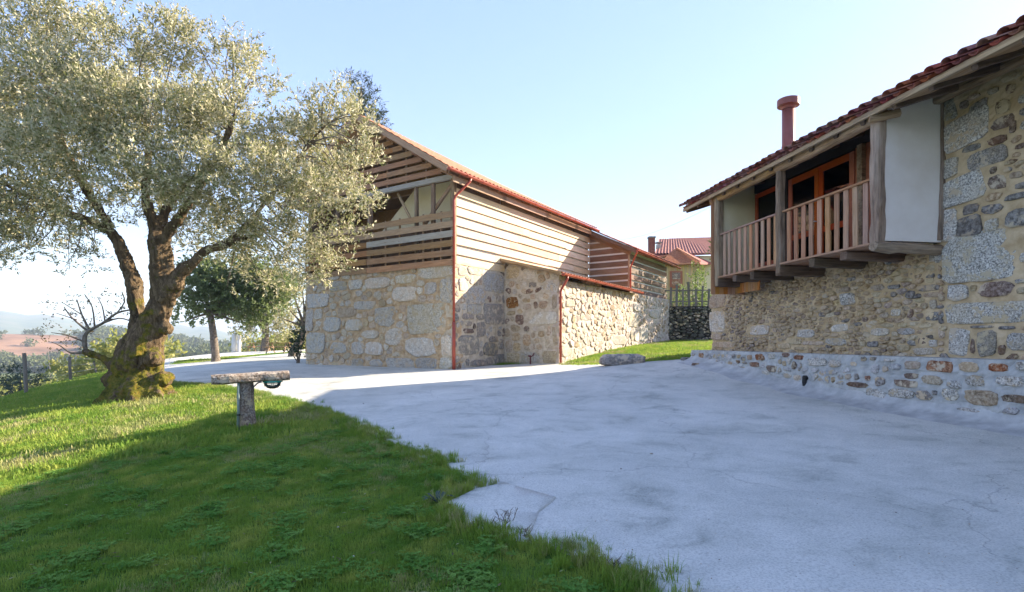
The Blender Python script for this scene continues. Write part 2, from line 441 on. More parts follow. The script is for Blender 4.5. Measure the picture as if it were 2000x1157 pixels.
def ground_mat():
    m, nt, b = mat_new('lawn_soil')
    w = coords(nt, 'world')
    n1 = noise_n(nt, w, .5, 6, .65)
    near = ramp(nt, n1, [(.35, (.07,.13,.02)), (.55, (.10,.18,.03)), (.7, (.17,.18,.06))])
    n2 = noise_n(nt, w, 18, 4, .7)
    near = mix(nt, 1.0, near, ramp(nt, n2, [(.3, (.5,.5,.5)), (.6, (1.15,1.15,1.1))]), 'MULTIPLY')
    far = ramp(nt, noise_n(nt, coords(nt, 'world', (1,1,.3)), .012, 8, .7), [(.36, (.05,.085,.025)), (.5, (.10,.13,.04)), (.62, (.17,.14,.07))])
    # bare reddish field on the hill to the left
    at = nt.nodes.new('ShaderNodeAttribute'); at.attribute_name = 'field'
    furrow = nt.nodes.new('ShaderNodeTexWave'); furrow.inputs['Scale'].default_value = .12; furrow.inputs['Distortion'].default_value = 6; furrow.inputs['Detail'].default_value = 3
    furrow.inputs['Detail Scale'].default_value = .3
    nt.links.new(w, furrow.inputs['Vector'])
    red = ramp(nt, furrow.outputs['Fac'], [(.0, (.17,.095,.055)), (.12, (.24,.14,.085)), (.9, (.29,.175,.11))])
    patch = ramp(nt, noise_n(nt, w, .02, 4, .6), [(.40, (.55,.56,.5)), (.5, (.95,.9,.85)), (.6, (1.3,1.25,1.15))])
    red = mix(nt, 1.0, red, patch, 'MULTIPLY')
    far = mix(nt, at.outputs['Fac'], far, red)
    at2 = nt.nodes.new('ShaderNodeAttribute'); at2.attribute_name = 'near'
    c = mix(nt, at2.outputs['Fac'], far, near)
    nt.links.new(c, b.inputs['Base Color']); b.inputs['Roughness'].default_value = .95; b.inputs['Specular IOR Level'].default_value = .1
    bump(nt, b, n2, .6, .03)
    return m
M['ground'] = ground_mat()

M['olive_leaf'] = leaf_mat('olive_leaf', (.11,.14,.03), (.30,.31,.105), (.49,.46,.25), .3, .5, 1.6, under=(.62,.57,.38), spec=.4)
M['green_leaf'] = leaf_mat('green_leaf', (.09,.14,.04), (.20,.26,.09), (.30,.34,.15), .45, .45, 1.0)
M['dark_leaf'] = leaf_mat('dark_leaf', (.015,.045,.015), (.035,.08,.03), (.05,.1,.04), .25, .45, 1.5)
M['conifer'] = leaf_mat('conifer_needles', (.02,.04,.015), (.05,.07,.02), (.08,.09,.03), .2, .6, 1.0)
M['yellow_leaf'] = leaf_mat('bright_leaf', (.10,.17,.03), (.20,.28,.06), (.28,.33,.08), .45, .45, 1.4)
M['scrub'] = leaf_mat('scrub_leaf', (.26,.30,.07), (.42,.42,.12), (.52,.48,.18), .55, .6, .15, fine=1.2)
M['scrub_blue'] = leaf_mat('bluegreen_leaf', (.035,.065,.045), (.07,.11,.08), (.1,.14,.1), .25, .6, .5, fine=3)
M['wood_far'] = leaf_mat('woodland_leaf', (.06,.09,.035), (.13,.16,.055), (.2,.21,.08), .25, .7, .02, fine=.2)
M['autumn_leaf'] = leaf_mat('brown_leaf', (.08,.07,.03), (.16,.12,.05), (.2,.16,.07), .3, .5, 2)
M['grass_blade'] = leaf_mat('grass_blade', (.14,.27,.035), (.25,.36,.05), (.40,.44,.09), .45, .7, .8, fine=2.5, spec=.2)
M['grass_dry'] = leaf_mat('grass_dry', (.22,.28,.06), (.36,.36,.12), (.44,.40,.18), .3, .6, .8, fine=3)
M['clover'] = leaf_mat('clover_leaf', (.13,.29,.05), (.18,.36,.07), (.26,.42,.10), .45, .85, 1, fine=4, spec=.1)

def moss_bark():
    m, nt, b = mat_new('mossy_bark')
    w = coords(nt, 'world')
    f1 = noise_n(nt, coords(nt, 'world', (1,1,.35)), 9, 8, .7, .8)
    bark = ramp(nt, f1, [(.3, (.03,.02,.012)), (.5, (.12,.085,.05)), (.7, (.27,.20,.125))])
    g = nt.nodes.new('ShaderNodeSeparateXYZ'); geo = nt.nodes.new('ShaderNodeNewGeometry'); nt.links.new(geo.outputs['Position'], g.inputs[0])
    hz = nt.nodes.new('ShaderNodeMapRange'); hz.inputs['From Min'].default_value = .05; hz.inputs['From Max'].default_value = 2.6
    hz.inputs['To Min'].default_value = .15; hz.inputs['To Max'].default_value = -.03; hz.inputs['From Max'].default_value = 3.6; nt.links.new(g.outputs['Z'], hz.inputs[0])
    f2 = noise_n(nt, w, 2.6, 6, .65)
    ad = nt.nodes.new('ShaderNodeMath'); ad.operation = 'ADD'; nt.links.new(f2, ad.inputs[0]); nt.links.new(hz.outputs[0], ad.inputs[1])
    mf = ramp(nt, ad.outputs[0], [(.58, (0,0,0)), (.66, (1,1,1))])
    moss = ramp(nt, noise_n(nt, w, 7, 6, .75), [(.3, (.02,.022,.008)), (.42, (.075,.08,.012)), (.55, (.15,.13,.02)), (.68, (.24,.14,.03))])
    c = mix(nt, mf, bark, moss)
    nt.links.new(c, b.inputs['Base Color']); b.inputs['Roughness'].default_value = 1; b.inputs['Specular IOR Level'].default_value = .1
    bump(nt, b, f1, 1.0, .06)
    return m
M['moss_bark'] = moss_bark()

# ------------------------------------------------------------------ terrain function (thin plate spline through surveyed points)
CTRL = np.array([
 (0,0,0),(1.5,4,0.0),(-1,6,-.02),(7.0,7.35,.25),(6.69,8.75,.29),(6.03,11.76,.436),(5.19,15.57,.9),(9.4,-6,.1),(0,-8,-.1),(-8,-4,-.6),
 (-2.07,18.9,.45),(-8.97,23.4,.42),(1.77,20.2,.58),(4.4,24.2,1.02),(8.7,31,1.4),(11,31.5,1.45),(1.6,16,.55),
 (-4.47,9,.04),(-9.4,13.5,-.02),(-11.7,12.3,-.42),(-17.8,19.7,-.47),(-20.1,23.5,-.5),(-24.6,30,-.75),(-5.6,5.9,-.2),(-9,7,-.5),
 (-16.6,30,.35),(-12,36,.5),(-6,40,.7),(-13.5,20,.12),(5,40,1.6),(15,36,1.9),(20,20,1.6),(16,8,.7),(-30,40,-1.2),(-17.7,33,.42),(-17,38,.5),(-16,46,.55),(-22,33,.25),(-26,42,.1),(-22,52,.5),(0,55,1.4),(12,52,2.2),(-8,56,1.0)], dtype=float)
def _tps_fit(P):
    n = len(P); d = np.hypot(P[:,None,0]-P[None,:,0], P[:,None,1]-P[None,:,1])
    K = np.where(d > 0, d*d*np.log(np.maximum(d, 1e-9)), 0) + np.eye(n)*2.0
    A = np.zeros((n+3, n+3)); A[:n,:n] = K; A[:n,n] = 1; A[:n,n+1:] = P[:,:2]; A[n,:n] = 1; A[n+1:,:n] = P[:,:2].T
    return np.linalg.solve(A, np.r_[P[:,2], 0, 0, 0])
_W = _tps_fit(CTRL)
def edge_dist(x, y):
    return (x+17.8)*-.852 + (y-19.7)*-.523
def zg(x, y):
    x = np.atleast_1d(np.asarray(x, float)); y = np.atleast_1d(np.asarray(y, float))
    r = np.hypot(x, y); k = np.minimum(1, 58/np.maximum(r, 1e-6)); xn, yn = x*k, y*k
    d = np.hypot(xn[...,None]-CTRL[:,0], yn[...,None]-CTRL[:,1])
    z = (np.where(d > 0, d*d*np.log(np.maximum(d, 1e-9)), 0) @ _W[:len(CTRL)]) + _W[-3] + _W[-2]*xn + _W[-1]*yn
    # valley on the left beyond the fence
    az = np.degrees(np.arctan2(x, y))
    wl = smoothstep(2, -14, az) * smoothstep(-150, -110, az)
    q = np.maximum(np.maximum(edge_dist(x, y), r-60), 0) 
    q = np.where(wl > 0, q, 0)
    drop = 4.2*(1-np.exp(-(q/9)**1.4)) + 13*(1-np.exp(-q/230))
    out = smoothstep(58, 110, r)
    z = z*(1-out*wl) - drop*wl
    # reddish hill and far ridges
    ax = r*np.sin(np.radians(az+42)); ay = r*np.cos(np.radians(az+42))
    z = z + wl*22*np.exp(-((ax+10)/150)**2 - ((ay-560)/120)**2)
    rid = smoothstep(1000, 2500, r)
    hz = .54*(135 + 62*np.exp(-((az+47)/9)**2) - 70*smoothstep(-38, -22, az) + 18*np.sin(az*.55) + 10*np.sin(az*1.7+1) + 5*np.sin(az*4.1))
    z = z + wl*rid*hz*(1-.25*smoothstep(2700, 4500, r))
    z = z + wl*smoothstep(700, 1500, r)*.5*(14*np.sin(x/260)*np.cos(y/330)+6*np.sin(x/90+y/140))
    return z
def G(px, py):
    """ground point seen at picture position (2000 px wide)"""
    d = np.array([(px-PX0)/F, 1.0, (PY0-py)/F])
    t = np.arange(1.5, 90, .02)
    z = zg(d[0]*t, t); h = CAMZ + d[2]*t - z
    i = np.argmax(h < 0)
    if not (h < 0).any(): i = len(t)-1
    return Vector((d[0]*t[i], t[i], z[i]))

# ------------------------------------------------------------------ ground sheet
def build_ground():
    na = 420; rr = [0.0]
    r = .4
    while r < 5200: rr.append(r); r *= 1.03 if r < 60 else 1.045
    rr = np.array(rr); nrr = len(rr)
    th = np.linspace(0, 2*np.pi, na, endpoint=False)
    X = np.outer(rr[1:], np.sin(th)).ravel(); Y = np.outer(rr[1:], np.cos(th)).ravel()
    X = np.r_[0, X]; Y = np.r_[0, Y]
    Z = np.concatenate([zg(X[i:i+20000], Y[i:i+20000]) for i in range(0, len(X), 20000)])
    v = np.c_[X, Y, Z]
    i = np.arange(nrr-2)[:,None]; j = np.arange(na)[None,:]; j2 = (j+1) % na
    q = np.stack([1+i*na+j, 1+(i+1)*na+j, 1+(i+1)*na+j2, 1+i*na+j2], -1).reshape(-1, 4)[:, ::-1]
    t = [(0, 1+(k+1) % na, 1+k) for k in range(na)]
    faces = [tuple(a) for a in q.tolist()] + [tuple(reversed(a)) for a in t]
    me = mesh_np('ground', v, faces, M['ground'], True)
    az = np.degrees(np.arctan2(X, Y)); r_ = np.hypot(X, Y)
    ax = r_*np.sin(np.radians(az+42)); ay = r_*np.cos(np.radians(az+42))
    fld = smoothstep(1.25, .95, np.sqrt(((ax+15)/125)**2 + ((ay-490)/110)**2))
    a = me.attributes.new('field', 'FLOAT', 'POINT'); a.data.foreach_set('value', fld.astype(np.float32))
    nearw = 1 - smoothstep(40, 60, np.maximum(r_, 40+np.maximum(edge_dist(X, Y), 0)*2))
    a = me.attributes.new('near', 'FLOAT', 'POINT'); a.data.foreach_set('value', nearw.astype(np.float32))
    o = bpy.data.objects.new('ground', me); link(o); tag(o, kind='structure')
build_ground()

def pip(poly, x, y):
    poly = np.asarray(poly)[:, :2]; x = np.asarray(x); y = np.asarray(y)
    ins = np.zeros(x.shape, bool); n = len(poly)
    for i in range(n):
        x1, y1 = poly[i]; x2, y2 = poly[(i+1) % n]
        c = ((y1 > y) != (y2 > y)) & (x < (x2-x1)*(y-y1)/(y2-y1+1e-12)+x1)
        ins ^= c
    return ins

def sheet(name, poly, lift, mat, step=.35, thick=.0, rag=0.0, parent=None):
    """flat sheet draped on the terrain, with a skirt"""
    P = []
    n = len(poly)
    for i in range(n):
        a = np.array(poly[i][:2]); b = np.array(poly[(i+1) % n][:2]); L = np.linalg.norm(b-a); k = max(1, int(L/(step*.35)))
        for j in range(k):
            p = a+(b-a)*j/k
            if rag:
                p = p + np.array([mnoise.noise(Vector((p[0]*2.2, p[1]*2.2, 3))), mnoise.noise(Vector((p[0]*2.2, p[1]*2.2, 9)))])*rag
            P.append(p)
    P = np.array(P); nb = len(P)
    mn, mx = P.min(0), P.max(0)
    gx, gy = np.meshgrid(np.arange(mn[0], mx[0], step), np.arange(mn[1], mx[1], step))
    gx = gx.ravel()+.013; gy = gy.ravel()+.017
    ins = pip(P, gx, gy)
    gx, gy = gx[ins], gy[ins]
    allp = [Vector(p) for p in P] + [Vector((a, b)) for a, b in zip(gx, gy)]
    edges = [(i, (i+1) % nb) for i in range(nb)]
    vo, eo, fo, *_ = delaunay_2d_cdt(allp, edges, [list(range(nb))], 1, 1e-5)
    V = np.array([(p.x, p.y) for p in vo]); Z = zg(V[:,0], V[:,1])+lift
    v3 = [(a, b, c) for (a, b), c in zip(V, Z)]
    f = [tuple(t) for t in fo]
    if thick:
        from collections import Counter
        cnt = Counter()
        for t in f:
            for i in range(len(t)): cnt[frozenset((t[i], t[(i+1) % len(t)]))] += 1
        nb0 = len(v3); v3 += [(a, b, c-thick) for a, b, c in v3]
        for t in list(f):
            for i in range(len(t)):
                a, b = t[i], t[(i+1) % len(t)]
                if cnt[frozenset((a, b))] == 1: f.append((b, a, a+nb0, b+nb0))
        used = sorted({i for t in f for i in t}); mp = {u: k for k, u in enumerate(used)}
        v3 = [v3[u] for u in used]; f = [tuple(mp[i] for i in t) for t in f]
    o = obj_world(name, np.array(v3), f, mat, parent, True, center=False)
    return o, P

EDGE_PX = [(1345,1300),(1262,1150),(1235,1112),(1160,1100),(1100,1085),(1040,1062),(985,1055),(962,1044),(915,1028),(880,1004),(922,965),(908,935),(872,912),(862,896),(830,900),(812,880),(770,868),(700,836),(640,812),(598,797),(530,780),(500,770),(450,762),(400,755),(345,752),(318,748)]
left_edge = [G(*p) for p in EDGE_PX]
CONC = [(2.2,-4)] + [(p.x, p.y) for p in left_edge] + [(-12.8,17.6),(-15.6,21.5),(-19.5,27),(-24,35),(-21,36)]
back_px = [(338,713),(400,708),(450,702),(520,695),(566,691),(600,690)]
CONC += [(G(*p).x, G(*p).y) for p in back_px] + [(-7.5,26),(-2,20.5),(2.3,21.3)]
CONC += [(G(*p).x, G(*p).y) for p in [(1104,714),(1180,714),(1255,709),(1330,704),(1352,704)]] + [(6.0,16.2),(8.2,9),(9.8,2),(10.2,-4)]
conc, CONC_P = sheet('concrete_yard', CONC, .03, M['concrete'], .3, .10, .11)
tag(conc, kind='structure')
# second strip of road farther back
R2 = [(330,708),(420,702),(500,692),(560,687.5),(600,686.5)]
R2b = [(600,682),(560,683.5),(500,686.5),(420,692),(330,698)]
road_pts = [(G(*p).x, G(*p).y) for p in R2] + [(G(*p).x, G(*p).y) for p in R2b]
road_pts = [p for p in road_pts]
try:
    rd, ROAD_P = sheet('road', road_pts, .03, M['concrete'], .7, .08, .05); tag(rd, kind='structure')
except Exception as e:
    print('road failed', e); ROAD_P = CONC_P
# pale corner slab beside the grass
slab_px = [(872,992),(925,966),(985,952),(1085,982),(1050,1010),(1040,1046),(965,1040)]
SLAB = [(G(*p).x, G(*p).y) for p in slab_px]
sl, SLAB_P = sheet('corner_slab', SLAB, .047, M['concrete'], .2, .12, .012)
tag(sl, 'pale flat concrete corner slab at the edge of the grass', 'slab')
print('edge', [tuple(round(a,2) for a in p) for p in left_edge][::4])

# ------------------------------------------------------------------ buildings: frames
S = Vector((.836, -.549, 0)); T = Vector((.549, .836, 0)); Cn = Vector((-2.07, 18.9, 0))
UP = Vector((0, 0, 1))
def b(s, t, z): return Cn + S*s + T*t + UP*z
U = Vector((-.146, .989, 0)).normalized(); N = Vector((-.989, -.146, 0)).normalized(); H0 = Vector((7.10, 8.98, 0))
def h(u, n, z): return H0 + U*u + N*n + UP*z
V = Vector((-.215, .977, 0)).normalized(); NV = Vector((-.977, -.215, 0)).normalized()
def w(v, n, z): return H0 + V*v + NV*n + UP*z

# ------------------------------------------------------------------ stone walls
def ray_plane(px, py, O, Nn):
    d = Vector(((px-PX0)/F, 1, (PY0-py)/F)); c = Vector((0, 0, CAMZ))
    t = (O-c).dot(Nn)/d.dot(Nn); return c + d*t

def superpoly(cx, cz, w_, h_, e, k, r, jit=.07, slant=0):
    pts = []; k = 10 if k > 9 else 8; jit *= 1.5; w_ *= 1.04; h_ *= 1.04
    sk = r.uniform(-.12, .12); tp_ = r.uniform(-.14, .14)
    ph = r.uniform(0, 1)
    for i in range(k):
        a = 2*math.pi*(i+ph)/k
        c, s_ = math.cos(a), math.sin(a)
        x = math.copysign(abs(c)**(2/e), c)*w_/2; z = math.copysign(abs(s_)**(2/e), s_)*h_/2
        j = 1 + r.uniform(-jit, jit)
        pts.append((cx + (x+sk*z)*j*(1+tp_*z/h_), cz + z*j*(1+tp_*.6*x/w_) + slant*x))
    return pts

def clip_poly(poly, nx, nz, d):
    out = []
    for i in range(len(poly)):
        a = poly[i]; b_ = poly[(i+1) % len(poly)]
        da = a[0]*nx+a[1]*nz-d; db = b_[0]*nx+b_[1]*nz-d
        if da <= 0: out.append(a)
        if (da < 0) != (db < 0) and da != db:
            t = da/(da-db); out.append((a[0]+(b_[0]-a[0])*t, a[1]+(b_[1]-a[1])*t))
    return out

def poly_area(p):
    return .5*sum(p[i][0]*p[(i+1) % len(p)][1]-p[(i+1) % len(p)][0]*p[i][1] for i in range(len(p)))

def resample(p, k):
    n = len(p); L = [math.dist(p[i], p[(i+1) % n]) for i in range(n)]; tot = sum(L); out = []
    acc = 0; i = 0
    for j in range(k):
        t = tot*j/k
        while acc+L[i] < t and i < n-1: acc += L[i]; i += 1
        u = (t-acc)/max(L[i], 1e-9); a, b_ = p[i], p[(i+1) % n]
        out.append((a[0]+(b_[0]-a[0])*u, a[1]+(b_[1]-a[1])*u))
    return out

def stone_geo(poly, O, A, Nn, depth, r, back=.04, tl=1.0):
    """poly in (a,z) -> rounded stone standing proud of the wall; returns verts, faces"""
    if poly_area(poly) < 0: poly = poly[::-1]
    k = len(poly); cx = sum(p[0] for p in poly)/k; cz = sum(p[1] for p in poly)/k
    sz = math.sqrt(abs(poly_area(poly)))
    tilt = (r.uniform(-.12,.12)*tl, r.uniform(-.14,.10)*tl)
    v = []
    inset = min(.2, .016/max(sz, .05)+.05)
    for ring, (sc_, dd) in enumerate([(1.0, -back), (1.0-inset*.3, depth*.6), (1-inset*1.7, depth*1.0)]):
        for (x, z) in poly:
            x_ = cx+(x-cx)*sc_; z_ = cz+(z-cz)*sc_
            d = dd
            if ring > 0: d += ((x_-cx)*tilt[0]+(z_-cz)*tilt[1])*.5 + r.uniform(-.12,.12)*depth
            v.append(O + A*x_ + UP*z_ + Nn*d)
    v.append(O + A*cx + UP*cz + Nn*(depth*1.12))
    f = []
    flip = A.cross(UP).dot(Nn) < 0
    for i in range(2):
        for j in range(k):
            q = (i*k+j, i*k+(j+1) % k, (i+1)*k+(j+1) % k, (i+1)*k+j); f.append(q[::-1] if flip else q)
    for j in range(k):
        q = (2*k+j, 2*k+(j+1) % k, 3*k); f.append(q[::-1] if flip else q)
    return v, f

class StoneThing:
    def __init__(s): s.items = []
    def add(s, poly, O, A, Nn, depth, mat, part, r, back=.04, tl=1.0):
        v, f = stone_geo(poly, O, A, Nn, depth, r, back, tl)
        c = v[-1]; dist = max((c-Vector((0, 0, CAMZ))).length, .5)
        view = (c-Vector((0, 0, CAMZ))).normalized()
        sz = math.sqrt(abs(poly_area(poly))*max(.05, abs(view.dot(Nn))))*F/dist
        px = PX0+F*c.x/max(c.y, .1)
        if c.y < .5 or px < -40 or px > 2040: sz *= .05
        s.items.append((sz, v, f, mat, part))
    def emit(s, limit=300, restname='rubble'):
        s.items.sort(key=lambda t: -t[0])
        for sz, v, f, mat, part in s.items[:limit]:
            obj_world('stone', v, f, mat, part, False)
        rest = s.items[limit:]
        if rest:
            by = {}
            for sz, v, f, mat, part in rest: by.setdefault(part.name, (part, {}))[1].setdefault(mat.name, []).append((v, f, mat))
            for part, mats in by.values():
                vv = []; ff = []; mi = []; ml = []
                for k, lst in enumerate(mats.values()):
                    ml.append(lst[0][2])
                    for v, f, m in lst:
                        o = len(vv); vv += [tuple(p) for p in v]; ff += [tuple(i+o for i in q) for q in f]; mi += [k]*len(f)
                o = obj_world(restname, np.array(vv), ff, None, part)
                for m in ml: o.data.materials.append(m)
                o.data.polygons.foreach_set('material_index', np.array(mi, dtype=np.int32))
                tag(o, kind='stuff')

def wall_core(name, O, A, Nn, region, mat, parent, thick=.5, res=.12, amp=.02, fine=1.0, zbot=None, seed=0):
    """mortar body: noisy front face, plain back"""
    a0, a1, zb0, zb1, zt0, zt1 = region
    na = max(2, int((a1-a0)/res)); nz = max(2, int((max(zt0, zt1)-min(zb0, zb1))/res))
    v = []; f = []
    for i in range(na+1):
        t = i/na; a = a0+(a1-a0)*t; lo = zb0+(zb1-zb0)*t; hi = zt0+(zt1-zt0)*t
        for j in range(nz+1):
            z = lo+(hi-lo)*j/nz
            d = (.8*mnoise.noise(Vector((a*1.9+seed, z*1.9, seed)))+.8*mnoise.noise(Vector((a*6+seed, z*7, seed)))+.6*fine*mnoise.noise(Vector((a*15+seed, z*17, seed))))*amp
            v.append(O+A*a+UP*z+Nn*d)
    flip = A.cross(UP).dot(Nn) < 0
    idx = lambda i, j: i*(nz+1)+j
    for i in range(na):
        for j in range(nz):
            q = (idx(i,j), idx(i+1,j), idx(i+1,j+1), idx(i,j+1)); f.append(q[::-1] if flip else q)
    # border loop to the back
    loop = [(i, 0) for i in range(na)] + [(na, j) for j in range(nz)] + [(i, nz) for i in range(na, 0, -1)] + [(0, j) for j in range(nz, 0, -1)]
    base = len(v)
    for (i, j) in loop: v.append(v[idx(i, j)] - Nn*thick)
    n = len(loop)
    for k in range(n):
        p, q_ = idx(*loop[k]), idx(*loop[(k+1) % n])
        q = (p, base+k, base+(k+1) % n, q_); f.append(q[::-1] if flip else q)
    bk = tuple(base+k for k in range(n)); f.append(bk if flip else bk[::-1])
    return obj_world(name, v, f, mat, parent, False)

def stone_fill(ST, part, O, A, Nn, region, traced, pitch, aniso, gap, mats, depth, seed, keep=1.0, density_fn=None, k=8, rc=.2, tl=1.0):
    """irregular stones between the traced ones; cells relax round them"""
    r = random.Random(seed)
    a0, a1, zb0, zb1, zt0, zt1 = region
    zl = lambda a: zb0+(zb1-zb0)*(a-a0)/(a1-a0); zh = lambda a: zt0+(zt1-zt0)*(a-a0)/(a1-a0)
    rects = [(min(p[0] for p in q), max(p[0] for p in q), min(p[1] for p in q), max(p[1] for p in q), q) for q in traced]
    def inside(q, x, z, grow=0):
        n = len(q); c = False
        cx = sum(p[0] for p in q)/n; cz = sum(p[1] for p in q)/n
        w_ = max(abs(p[0]-cx) for p in q); h_ = max(abs(p[1]-cz) for p in q)
        x = cx+(x-cx)*w_/(w_+grow); z = cz+(z-cz)*h_/(h_+grow)
        for i in range(n):
            x1, z1 = q[i]; x2, z2 = q[(i+1) % n]
            if (z1 > z) != (z2 > z) and x < (x2-x1)*(z-z1)/(z2-z1)+x1: c = not c
        return c
    seeds = []; tries = int((a1-a0)*(max(zt0, zt1)-min(zb0, zb1))/(pitch*pitch/aniso)*14)
    cell = {}
    for _ in range(tries):
        a = r.uniform(a0, a1); z = r.uniform(min(zb0, zb1), max(zt0, zt1))
        if not (zl(a)+.03 < z < zh(a)-.03): continue
        if any(q[0]-.1 < a < q[1]+.1 and q[2]-.1 < z < q[3]+.1 and inside(q[4], a, z, gap+pitch*.28/ (1 if True else 1)) for q in rects): continue
        p = pitch*(density_fn(a, z) if density_fn else 1)
        ok = True; ci, cj = int(a/pitch), int(z*aniso/pitch)
        for di in (-2,-1,0,1,2):
            for dj in (-2,-1,0,1,2):
                for (sa, sz_, sp) in cell.get((ci+di, cj+dj), ()):
                    if math.hypot(sa-a, (sz_-z)*aniso) < .5*(p+sp)*.88: ok = False; break
                if not ok: break
            if not ok: break
        if ok:
            cell.setdefault((ci, cj), []).append((a, z, p)); seeds.append((a, z, p))
    dummy = []
    for q in traced:
        q2 = resample(q, max(10, int(sum(math.dist(q[i], q[(i+1) % len(q)]) for i in range(len(q)))/(pitch*.45))))
        n = len(q2); cx = sum(p[0] for p in q2)/n; cz = sum(p[1] for p in q2)/n
        for p in q2:
            L = math.dist(p, (cx, cz)); s_ = max(.2, 1-pitch*.35/max(L, .01))
            dummy.append((cx+(p[0]-cx)*s_, cz+(p[1]-cz)*s_))
    allp = np.array([(s_[0], s_[1]*aniso) for s_ in seeds]+[(d[0], d[1]*aniso) for d in dummy]) if seeds else np.zeros((0,2))
    for i, (a, z, p) in enumerate(seeds):
        if r.random() > keep: continue
        c0 = np.array((a, z*aniso)); dd = np.hypot(*(allp-c0).T); order = np.argsort(dd)[1:18]
        w2 = pitch*1.1
        poly = [(a-w2, (z*aniso-w2)), (a+w2, z*aniso-w2), (a+w2, z*aniso+w2), (a-w2, z*aniso+w2)]
        for j in order:
            nx, nz = allp[j]-c0; L = math.hypot(nx, nz)
            if L < 1e-6: continue
            nx /= L; nz /= L
            mid = (allp[j]+c0)/2
            poly = clip_poly(poly, nx, nz, nx*mid[0]+nz*mid[1]-gap*.5)
            if len(poly) < 3: break
        if len(poly) < 3: continue
        poly = [(x, zz/aniso) for x, zz in poly]
        poly = clip_poly(poly, -1, 0, -(a0+.01)); poly = clip_poly(poly, 1, 0, a1-.01) if len(poly) > 2 else poly
        if len(poly) < 3: continue
        poly = [(x, min(max(zz, zl(x)), zh(x)-.01)) for x, zz in poly]
        ar = abs(poly_area(poly))
        if ar < (pitch*pitch/aniso)*.12: continue
        # round the corners, then a limited number of points
        ch = []
        n = len(poly)
        for i2 in range(n):
            p0, p1 = poly[i2], poly[(i2+1) % n]
            ch += [(p0[0]*(1-rc)+p1[0]*rc, p0[1]*(1-rc)+p1[1]*rc), (p0[0]*rc+p1[0]*(1-rc), p0[1]*rc+p1[1]*(1-rc))]
        cx = sum(q[0] for q in ch)/len(ch); cz = sum(q[1] for q in ch)/len(ch)
        sh = r.uniform(.86, 1.06)
        ch = [(cx+(x-cx)*sh, cz+(zz-cz)*sh) for x, zz in resample(ch, k)]
        m = r.choices([q[0] for q in mats], [q[1] for q in mats])[0]
        ST.add(ch, O, A, Nn, depth*r.uniform(.3, 1.5), M[m], part, r, tl=tl)

def traced_stones(ST, part, O, A, Nn, lst, ox, oy, k, depth, seed, region=None):
    """lst: (x0,y0,x1,y1,material,shape) read off an enlarged view: origin ox,oy, scale k"""
    r = random.Random(seed); out = []
    for t in lst:
        x0, y0, x1, y1, m, e = t[:6]; sl = t[6] if len(t) > 6 else 0
        cs = [ray_plane(ox+x/k, oy+y/k, O, Nn) for x, y in ((x0,(y0+y1)/2), (x1,(y0+y1)/2), ((x0+x1)/2,y0), ((x0+x1)/2,y1))]
        aa = [(c-O).dot(A) for c in cs]; zz = [c.z for c in cs]
        ac = (aa[0]+aa[1])/2; zc = (zz[2]+zz[3])/2; wd = abs(aa[1]-aa[0]); ht = abs(zz[2]-zz[3])
        if wd < .03 or ht < .03: continue
        # picture slope of horizontals, so upright stones stay level
        p = superpoly(ac, zc, wd, ht, e, 12 if wd*ht > .06 else 9, r, .06 if e > 3 else .09, sl)
        if region:
            a0, a1, zb0, zb1, zt0, zt1 = region
            p = [(min(max(x, a0+.01), a1-.01), z) for x, z in p]
            p = [(x, min(z, zt0+(zt1-zt0)*(x-a0)/(a1-a0)-.015)) for x, z in p]
        ST.add(p, O, A, Nn, depth*r.uniform(.7, 1.25), M[m], part, r)
        out.append(p)
    return out

# ================================================================== BARN
barn = thing('barn', 'large stone barn with slatted timber upper storey, orange tile roof and red gutters', 'barn', b(0, 0, .4))
BS = StoneThing()
g, gp, gd, tn, br, ru, sc_ = 'granite', 'granite_pale', 'granite_dark', 'tan_stone', 'brown_stone', 'rust_stone', 'schist'

# front (gable) wall
Of = b(0, 0, 0); regF = (0, 8.26, .1, .1, 4.2, 4.2)
fw = wall_core('front_wall', Of, -S, -T, regF, M['mortar'], barn, .55, .05, .042, seed=3)
trF = traced_stones(BS, fw, Of, -S, -T, [
 (915,60,1165,165,gp,5),(75,285,245,390,g,5),(240,190,370,265,g,4),(390,180,490,255,g,4),(515,165,700,245,gp,3.5),(720,235,900,340,gp,3.5),
 (430,340,590,405,g,4),(585,385,755,525,g,2.6),(190,460,335,570,g,3),(310,385,450,465,tn,3),(665,540,790,675,gp,2.7),(830,360,1165,585,gp,6),
 (815,605,1040,755,gp,3),(75,580,215,735,g,6),(245,650,380,735,g,3.2),(405,640,505,745,g,3),(510,640,650,750,gp,3),(485,560,610,620,gp,3),
 (365,480,490,560,gp,4.5),(1075,172,1168,350,g,5),(960,200,1050,290,gp,2.6),(745,140,890,205,gp,3.4),(70,395,125,565,g,5),(130,400,190,480,gp,3),
 (1085,600,1168,750,gp,5),(680,765,880,848,g,4.5),(895,765,1060,848,g,4),(1072,765,1168,850,gp,4),(550,775,640,830,g,3),(415,770,500,840,g,4),(230,130,330,180,gp,3),(345,125,400,180,g,3)],
 580, 500, 3.846, .045, 5, regF)
stone_fill(BS, fw, Of, -S, -T, regF, trF, .33, 1.4, .03, [('mud_stone',6),(gp,3),(tn,2)], .026, 21, .95, rc=.12, tl=2)

